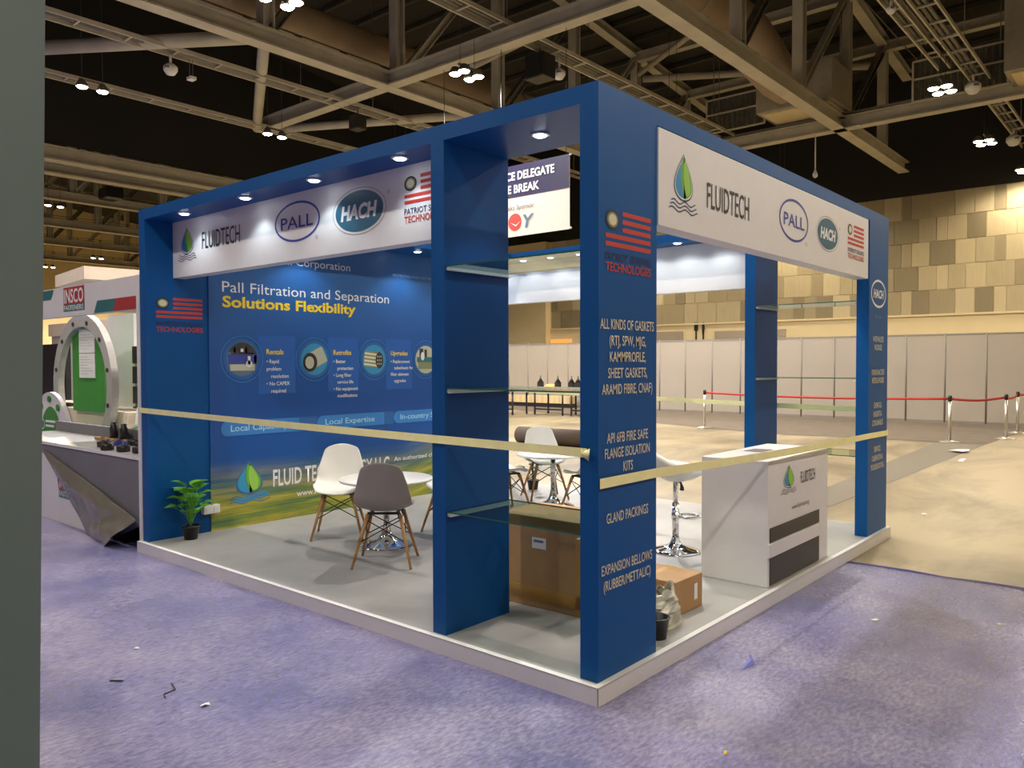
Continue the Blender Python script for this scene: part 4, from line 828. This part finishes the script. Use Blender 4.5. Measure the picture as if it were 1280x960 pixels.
# ------------------------------------------------------------------ near grey panel at the left
t = thing('grey_green_panel', 'grey-green stand panel filling the left picture edge, very near', 'panel', (-2.9, -0.2, 0))
P0 = Vector((-2.472, -0.165, 0)); dr = Vector((-0.75, 0.0, 0)); nrm = Vector((0, 1, 0)) * 0.06
lean = lambda p, z: p + Vector((0.65, -0.76, 0)) * (-0.031 + 0.0256 * (z - 0.78)) + Vector((0, 0, z))
Q = (P0, P0 + dr, P0 + dr + nrm, P0 + nrm)
G().add([lean(p, 0) for p in Q] + [lean(p, 3.0) for p in Q], [(0, 1, 2, 3), (4, 7, 6, 5), (0, 4, 5, 1), (1, 5, 6, 2), (2, 6, 7, 3), (3, 7, 4, 0)]).build('panel_board', GREYPANEL, t)

# ------------------------------------------------------------------ fastener stand on the left
F = thing('fastener_stand', 'white and grey fastener stand left of the blue stand, with printed fascia', 'exhibition stand', (1.5, 6.5, 0))
G().box((-0.01, 4.852, 0), (1.5, 4.90, 2.44)).build('side_panel', WHITE, F)
ff = G().box((0.0, 4.90, 2.14), (0.06, 9.2, 2.44)).build('fascia', WHITE, F)
G().box((0.06, 4.90, 2.38), (2.4, 9.2, 2.42)).build('canopy_ceiling', CREAMB, F); G().box((2.4, 4.90, 2.14), (2.46, 9.2, 2.42)).build('inner_beam', mat('pale_blue_laminate', (0.50, 0.58, 0.70), 0.5), F)
flat('logo_block', [(0, [(6.56, 2.43), (6.04, 2.43), (6.04, 2.26), (6.56, 2.26)]), (1, [(6.56, 2.26), (6.04, 2.26), (6.04, 2.19), (6.56, 2.19)])], [I_DRED, I_TEAL2], ff, 'L', 0)
text('INSCO', 'L', 0, 6.30, 2.345, 0.48, 0.14, I_WHITE, ff, bold=0.02, off=0.004); text('FASTENERS', 'L', 0, 6.30, 2.225, 0.48, 0.05, I_WHITE, ff, bold=0.015, off=0.005)
flat('colour_stripe', [(0, [(5.82, 2.145), (5.79, 2.19), (5.74, 2.26), (5.33, 2.26), (5.39, 2.145)]), (1, [(5.39, 2.145), (5.33, 2.26), (4.90, 2.26), (4.90, 2.145)])], [I_TEAL2, I_DRED], ff, 'L', 0)
flat('colour_stripe', [[(7.6, 2.43), (6.82, 2.43), (6.85, 2.38), (6.90, 2.33), (7.6, 2.33)]], [I_TEAL2], ff, 'L', 0)
desk = G().box((0.0, 4.905, 0.80), (0.62, 8.6, 0.83)).build('desk_top', WHITEG, F)
G().box((0.62, 4.905, 0.0), (0.66, 8.6, 0.95)).build('desk_upstand', GREYBOARD, F)
face_ = G().box((0.012, 5.55, 0), (0.03, 8.6, 0.80)).add([(0.012, 4.905, 0.22), (0.012, 5.55, 0.0), (0.012, 5.55, 0.80), (0.012, 4.905, 0.80)], [(0, 1, 2, 3)]).build('desk_front', GREYBOARD, F)
G().box((0.25, 4.91, 0), (0.28, 5.6, 0.8)).build('desk_inside', MAROON, F)
vin = flat('attached_vinyl', [[(8.6, 0.0), (5.95, 0.0), (7.02, 0.64), (7.2, 0.70), (8.6, 0.74)]], [WHITE], F, 'L', 0.012, 0.003)
flat('logo_block', [(0, [(6.80, 0.54), (6.80, 0.36), (6.553, 0.36), (6.853, 0.54)]), (1, [(6.80, 0.36), (6.80, 0.27), (6.40, 0.27), (6.553, 0.36)])], [I_DRED, I_TEAL2], vin, 'L', 0.009, 0.002)
text('IN', 'L', 0.009, 6.77, 0.45, 0.12, 0.14, I_WHITE, vin, bold=0.02, off=0.006, align='L'); text('FASTE', 'L', 0.009, 6.78, 0.318, 0.24, 0.055, I_WHITE, vin, bold=0.012, off=0.006, align='L')
A_, B_ = Vector((0.0, 7.2, 0.755)), Vector((0.0, 4.91, 0.27)); A2, B2 = Vector((-0.008, 7.13, 0.71)), Vector((-0.30, 5.16, 0.01)); rows = []; random.seed(4)
for i in range(25):
    f = i / 24; top = A_.lerp(B_, f); 
    if f < 0.62: bot = A2.lerp(Vector((-0.04, 5.90, 0.012)), f / 0.62)
    else: bot = Vector((-0.04, 5.90, 0.012)).lerp(Vector((-0.16, 5.27, 0.006)), (f - 0.62) / 0.38)
    rows.append([])
    for j in range(11):
        s_ = j / 10; p = top.lerp(bot, s_); bulge = 0.045 * f * sin(pi * s_) + 0.014 * sin(9 * s_ + 9 * f) * f + 0.012 * sin(26 * f + 7 * s_) * sin(pi * s_) * f + 0.008 * sin(14 * s_ - 31 * f) * f
        rows[-1].append(p + Vector((-bulge - 0.012, 0, 0)))
G().grid(rows).build('peeled_vinyl_flap', SILVERV, F, solid=0.002, sub=1)['label'] = 'silvery back of the vinyl sheet peeling off'
# fastener samples on the desk
k_ = 0
BG = 'black fastener samples on the grey desk'
m0 = None
for i, (x, y) in enumerate([(0.16, 6.05), (0.06, 5.72), (0.10, 5.46), (0.14, 5.22), (0.34, 5.62), (0.38, 5.36), (0.36, 5.10), (0.42, 5.95)]):
    o = onemesh('fastener_sample', G().lathe([(0.055, 0), (0.06, 0.005), (0.06, 0.055), (0.05, 0.06), (0.03, 0.06), (0.03, 0.02), (0, 0.02)], (x, y, 0.831), 14), BLACKP, 'short black fastener sample, ' + ['front row, leftmost', 'front row, second from the left', 'front row, third from the left', 'front row, rightmost by the blue post', 'back row, second from the left', 'back row, third from the left', 'back row, rightmost by the blue post', 'back row, leftmost'][i], 'fastener', BG)
for i in range(5):
    onemesh('anchor_bolt', G().lathe([(0.035, 0), (0.035, 0.03), (0.02, 0.035), (0.02, 0.05)], (0.30 + 0.07 * (i % 2), 6.30 - 0.10 * i, 0.831), 6), I_PALL, 'blue bolt behind the black samples, ' + ['leftmost', 'second from the left', 'middle one', 'second from the right', 'rightmost'][i], 'fastener', 'blue bolts on the desk')
for i in range(6):
    onemesh('brass_bolt', G().tube([(0.42 + 0.03 * (i % 3), 6.9 - 0.11 * i, 0.85), (0.46 + 0.03 * (i % 2), 6.82 - 0.11 * i, 0.85)], 0.02, 6), mat('brass', (0.5, 0.32, 0.14), 0.4, metal=0.6), 'brass coloured bolt lying on the desk, ' + ['leftmost', 'second from the left', 'third from the left', 'third from the right', 'second from the right', 'rightmost'][i], 'fastener', 'brass bolts on the desk')
for i, (x, y, h_) in enumerate([(0.50, 6.62, 0.20), (0.52, 6.42, 0.19), (0.56, 6.50, 0.13)]):
    onemesh('black_canister', G().lathe([(0.045, 0), (0.045, h_ * .7), (0.03, h_ * .8), (0.03, h_), (0, h_)], (x, y, 0.831), 14), BLACKP, ['tall black canister, left one at the back of the desk', 'tall black canister, right one at the back of the desk', 'short black canister between the two tall ones'][i], 'canister')

# ------------------------------------------------------------------ the flange ring stand behind it
RS = thing('ring_stand', 'green and white stand with a huge grey bolt-holed ring', 'exhibition stand', (2.1, 11.4, 0))
def annulus(cx, cy, cz, R0, R1, t_, parent, a0=0.0, a1=2 * pi, n=48, name='ring', m=RINGG):
    g_ = G(); rows = []
    for i in range(n + 1):
        a = a0 + (a1 - a0) * i / n; c, s_ = cos(a), sin(a)
        rows.append([(cx, cy + R1 * c, cz + R1 * s_), (cx, cy + R0 * c, cz + R0 * s_), (cx + t_, cy + R0 * c, cz + R0 * s_), (cx + t_, cy + R1 * c, cz + R1 * s_), (cx, cy + R1 * c, cz + R1 * s_)])
    return g_.grid(rows).build(name, m, parent)
rg = annulus(1.95, 11.3, 1.30, 0.96, 1.16, 0.10, RS); rg.data.polygons.foreach_set('use_smooth', [False] * len(rg.data.polygons))
for i in range(12):
    a = 2 * pi * (i + 0.5) / 12; G().tube([(1.935, 11.3 + 1.04 * cos(a), 1.30 + 1.04 * sin(a)), (1.96, 11.3 + 1.04 * cos(a), 1.30 + 1.04 * sin(a))], 0.035, 12).build('bolt_hole', I_CHAR, rg)
gp = G().add([(2.06, 11.25 + 0.62 * c, z) for c, z in ((-1, 0.9), (1, 0.9), (1, 2.05), (0.72, 2.3), (0.3, 2.42), (-0.3, 2.42), (-0.72, 2.3), (-1, 2.05))], [list(range(8))]).build('green_back_panel', GREENP, RS, solid=0.04)
for z0 in (1.44, 1.84):
    ps = G().box((2.022, 10.95, z0), (2.035, 11.55, z0 + 0.39)).build('poster', PAPER, RS)
    flat('poster_lines', [[(11.50, z0 + 0.34 - 0.045 * i), (11.5 - 0.5 * (0.6 + 0.4 * ((i * 7) % 3) / 2), z0 + 0.34 - 0.045 * i), (11.5 - 0.5 * (0.6 + 0.4 * ((i * 7) % 3) / 2), z0 + 0.335 - 0.045 * i), (11.50, z0 + 0.335 - 0.045 * i)] for i in range(7)], [I_GREY], ps, 'L', 2.022)
G().box((2.1, 10.0, 0), (2.9, 12.5, 0.93)).build('white_counter', CREAMB, RS, bevel=0.01)
RA = thing('arch_counter', 'white counter with a green arch print, left of the big ring', 'counter', (1.0, 9.4, 0))
cf2 = G().box((0.85, 8.9, 0), (1.3, 10.0, 0.75)).build('front_counter', WHITE, RA, bevel=0.01)
arch = [(9.3 + 0.72 * cos(pi * i / 24), 0.42 + 0.87 * sin(pi * i / 24)) for i in range(25)] + [(8.58, 0), (10.02, 0)]
ab = G().add([(0.82, y, z) for y, z in arch], [list(range(len(arch)))]).build('arch_board', WHITEG, RA, solid=0.05)
ga = [(9.25 + 0.42 * cos(pi * i / 24), 0.42 + 0.68 * sin(pi * i / 24)) for i in range(25)] + [(8.83, 0.0), (9.67, 0.0)]
flat('green_arch', [ga], [GREENP], ab, 'L', 0.79, 0.004)
for i in range(7):
    a = pi * i / 6; G().tube([(0.775, 9.28 + 0.58 * cos(a), 0.42 + 0.78 * sin(a)), (0.80, 9.28 + 0.58 * cos(a), 0.42 + 0.78 * sin(a))], 0.045, 10).build('bolt_hole', GREENP, ab)
flat('round_mark', ring(9.50, 0.86, 0.07, 0.07, 0.015, n=20), [I_WHITE], ab, 'L', 0.784, 0.006)
for z, w in ((0.89, 0.34), (0.83, 0.30)): flat('letter_line', [[(9.40, z), (9.40 - w, z), (9.40 - w, z + 0.03), (9.40, z + 0.03)]], [I_WHITE], ab, 'L', 0.784, 0.006)
onemesh('green_floor_mat', G().box((0.3, 8.8, 0.007), (4.0, 13, 0.012)), GREENP, 'green floor mat under the big ring stand', 'mat')
cn = thing('slab_canopy', 'cream slab canopy rising above the fastener stand', 'canopy', (3.5, 13.2, 3.2))
c1 = G().add([(2.37, 12.2, 3.12), (2.62, 14.2, 3.12), (5.0, 14.6, 3.12), (4.6, 12.0, 3.12), (2.37, 12.2, 3.34), (2.62, 14.2, 3.34), (5.0, 14.6, 3.34), (4.6, 12.0, 3.34)], [(0, 1, 2, 3), (4, 7, 6, 5), (0, 4, 5, 1), (1, 5, 6, 2), (2, 6, 7, 3), (3, 7, 4, 0)]).build('canopy_slab', CREAMB, cn)
G().box((2.9, 12.7, 2.95), (3.5, 13.6, 3.12)).build('canopy_core', WHITE, cn)
for x, y in ((4.4, 12.4), (4.7, 14.3)): G().box((x - .04, y - .04, 0), (x + .04, y + .04, 3.12)).build('post', WHITE, cn)
# chairs and shelving further back at left
def barchair(x, y, rz, label):
    t = thing('cafe_chair', label, 'chair', (x, y, 0.03), rz); g = G(); rows = []
    for i, (yy, z, w) in enumerate([(.2, .62, .18), (.1, .64, .21), (-.08, .63, .21), (-.16, .68, .20), (-.2, .8, .19), (-.22, .95, .14), (-.225, 1.02, .07)]): rows.append([(w * s_, yy + 0.04 * s_ * s_ * (i > 3), z + 0.02 * s_ * s_) for s_ in (-1, -.5, 0, .5, 1)])
    g.grid(rows).build('seat_shell', CHW, t, local=True, solid=0.012, sub=1)
    for sx in (-1, 1):
        for sy in (-1, 1): G().tube([(sx * .12, sy * .12, .61), (sx * .2, sy * .2, 0)], .011, 6).build('leg', CHROME, t, local=True)
    return t
barchair(2.05, 9.9, 0.9, 'white cafe chair with thin legs left of the blue post, behind the desk'); barchair(2.55, 9.1, -0.6, 'white cafe chair partly hidden by the blue post')
t = thing('bistro_table', 'silver bistro table between the white cafe chairs', 'table', (2.5, 9.6, 0.03))
G().lathe([(0, 0.74), (0.3, 0.74), (0.3, 0.76), (0, 0.76)], (2.5, 9.6, 0.03), 24).build('tabletop', CLOTHG, t); G().tube([(2.5, 9.6, 0.05), (2.5, 9.6, 0.77)], 0.03, 10).build('column', CHROME, t); G().lathe([(0.2, 0), (0.2, 0.02), (0.04, 0.04)], (2.5, 9.6, 0.03), 20).build('base', CHROME, t)
t = thing('display_tower', 'tall white column with black shelves beside the blue post', 'shelving', (3.4, 10.6, 0))
G().box((2.75, 11.2, 0), (3.3, 12.2, 2.5)).build('column', WHITE, t); G().box((2.70, 10.25, 0.0), (3.2, 11.15, 1.95)).build('shelf_back', WHITE, t)
for k_ in range(5): G().box((2.66, 10.33, 0.35 + 0.33 * k_), (2.71, 11.07, 0.63 + 0.33 * k_)).build('dark_bay', BLACKP, t)
for k_, (y, h_) in enumerate(((10.45, 0.1), (10.62, 0.14), (10.85, 0.08))): onemesh('white_carton', G().box((2.8, y, 1.951), (2.95, y + 0.13, 1.95 + h_)), PAPER, ['left small white carton on top of the black shelves', 'middle white carton, tallest on the black shelves', 'right small white carton on the black shelves'][k_], 'carton')
t = thing('far_display', 'black screen stand at the edge of the grey panel, far left', 'screen stand', (3.4, 16.5, 0))
G().box((3.4, 15.9, 0.9), (3.5, 17.6, 2.1)).build('screen', BLACKP, t); G().box((3.35, 15.6, 0.0), (3.9, 17.6, 0.85)).build('cabinet', BLACKP, t); G().box((3.32, 16.0, 0.72), (3.36, 17.2, 0.78)).build('drawer_line', CARD, t)
t = thing('dark_banner_stand', 'narrow black banner stand seen right of the big ring', 'banner stand', (6.3, 18.6, 0)); G().box((6.3, 18.3, 0.2), (6.34, 19.1, 2.2)).build('banner', BLACKP, t); G().box((6.2, 18.3, 0), (6.45, 19.1, 0.2)).build('base', BLACKP, t)
t = thing('far_white_stand', 'distant white stand wall behind the ring stand', 'exhibition stand', (7, 22, 0)); G().box((7.0, 17.5, 0), (7.2, 27, 2.6)).build('wall', WHITE, t); G().box((6.9, 17.5, 2.6), (7.3, 27, 3.0)).build('fascia', CREAMB, t)
flat('picture', [[(20.4, 2.4), (19.6, 2.4), (19.6, 1.4), (20.4, 1.4)]], [I_DROPB], t, 'L', 7.0, 0.01)

# ------------------------------------------------------------------ hanging banner
bn = thing('hanging_banner', 'hanging banner with violet header above the glass display', 'banner', (10.9, 10.2, 5.4))
bb = G().add([(10.9, 8.21, 4.60), (10.9, 12.2, 4.60), (10.9, 12.2, 6.24), (10.9, 8.21, 6.24)], [(0, 1, 2, 3)]).build('banner_cloth', I_BANNER, bn, solid=0.01)
flat('header_band', [[(12.2, 6.24), (8.21, 6.24), (8.21, 5.50), (12.2, 5.50)]], [I_PURP], bb, 'L', 10.894, 0.002)
text('CONFERENCE DELEGATE', 'L', 10.894, 8.62, 6.0, 2.6, 0.19, I_WHITE, bb, bold=0.03, align='L', off=0.008).location = (0, 2.6, 0)
text('COFFEE BREAK', 'L', 10.894, 9.05, 5.70, 1.7, 0.19, I_WHITE, bb, bold=0.03, align='L', off=0.008).location = (0, 1.7, 0)
text('Breaks Sponsor', 'L', 10.894, 9.2, 5.27, 1.0, 0.11, I_CHAR, bb, align='L', off=0.008).location = (0, 1.0, 0)
flat('red_disc', [ell(9.78, 4.93, 0.20, 0.20)], [I_RED], bb, 'L', 10.894, 0.004); flat('white_swoosh', [[(9.93, 4.94), (9.75, 4.83), (9.60, 4.94), (9.75, 4.86)]], [I_WHITE], bb, 'L', 10.894, 0.008)
text('Y', 'L', 10.894, 9.37, 4.93, 0.34, 0.30, I_STEELB, bb, bold=0.03, shear=0.2, off=0.008)
text('O', 'L', 10.894, 10.2, 4.93, 0.34, 0.30, I_STEELB, bb, bold=0.03, shear=0.2, off=0.008)
for y in (8.3, 10.2, 12.1): G().tube([(10.9, y, 6.24), (10.9, y, 9.0)], 0.008, 5).build('cord', BLACKM, bn)
for z in (4.62, 6.22): G().lathe([(0, -.03), (.035, 0), (0, .03)], (10.88, 8.17, z), 10).build('grommet_knob', WHITE, bn)

# ------------------------------------------------------------------ things at the back of the hall
onemesh('carpet_roll', G().tube([(9.45, 8.45, 0.17), (9.52, 6.6, 0.17)], 0.17, 20).tube([(9.448, 8.46, 0.17), (9.455, 8.44, 0.17)], 0.05, 10), STICK, 'rolled brown carpet lying behind the rear white chair', 'carpet roll')
def ftable(x, y, w, label):
    t = thing('trolley_table', label, 'table', (x, y, 0)); G().box((x, y, 0.76), (x + 0.9, y + w, 0.80)).build('tabletop', BROWNC, t)
    for a in (x + 0.1, x + 0.8):
        for b in (y + 0.12, y + w - 0.12):
            G().tube([(a, b, 0.06), (a, b, 0.76)], 0.03, 8).build('leg', BLACKM, t)
            G().lathe([(0, -.05), (.05, 0), (0, .05)], (a, b, 0.055), 10).build('caster', BLACKP, t)
    G().bar((x + 0.1, y + 0.12, 0.2), (x + 0.1, y + w - 0.12, 0.2), 0.05, 0.05).build('stretcher', BLACKM, t)
ftable(16.4, 12.5, 1.35, 'dark wheeled table with the lanterns, seen through the display'); ftable(16.4, 11.0, 1.4, 'dark wheeled table mostly hidden behind the corner column')
ftable(15.7, 13.95, 2.2, 'dark table at the left, behind the middle blue panel edge')
for i, (x, y) in enumerate(((16.6, 13.56), (16.6, 12.86), (16.6, 12.33), (16.6, 12.08))):
    t = thing('lantern', ['dark lantern left of the golden heap', 'dark lantern right of the golden heap', 'dark lantern third from the left on the tables', 'rightmost dark lantern by the corner column'][i], 'lantern', (x, y, 0.80))
    G().box((x, y, 0.80), (x + 0.15, y + 0.15, 1.06)).build('lantern_body', BLACKM, t); G().lathe([(0.11, 0), (0.03, 0.12), (0.02, 0.2), (0, 0.21)], (x + 0.075, y + 0.075, 1.06), 4).build('lantern_roof', BLACKM, t)
random.seed(2); onemesh('golden_heap', G().lathe([(0.24, 0), (0.23, 0.10), (0.16, 0.18), (0.06, 0.2), (0, 0.2)], (16.75, 13.28, 0.801), 12), flatc('gold_cloth', (0.50, 0.30, 0.09)), 'golden brown heap of cloth on the wheeled table', 'cloth')
t = thing('counter_bench', 'long low wooden bench unit far behind the wheeled tables', 'bench', (20, 16, 0)); G().box((20.2, 15.1, 0.16), (20.7, 22, 0.42)).build('bench_body', WOODW, t); G().box((20.25, 15.1, 0.006), (20.65, 22, 0.16)).build('plinth', BLACKM, t)
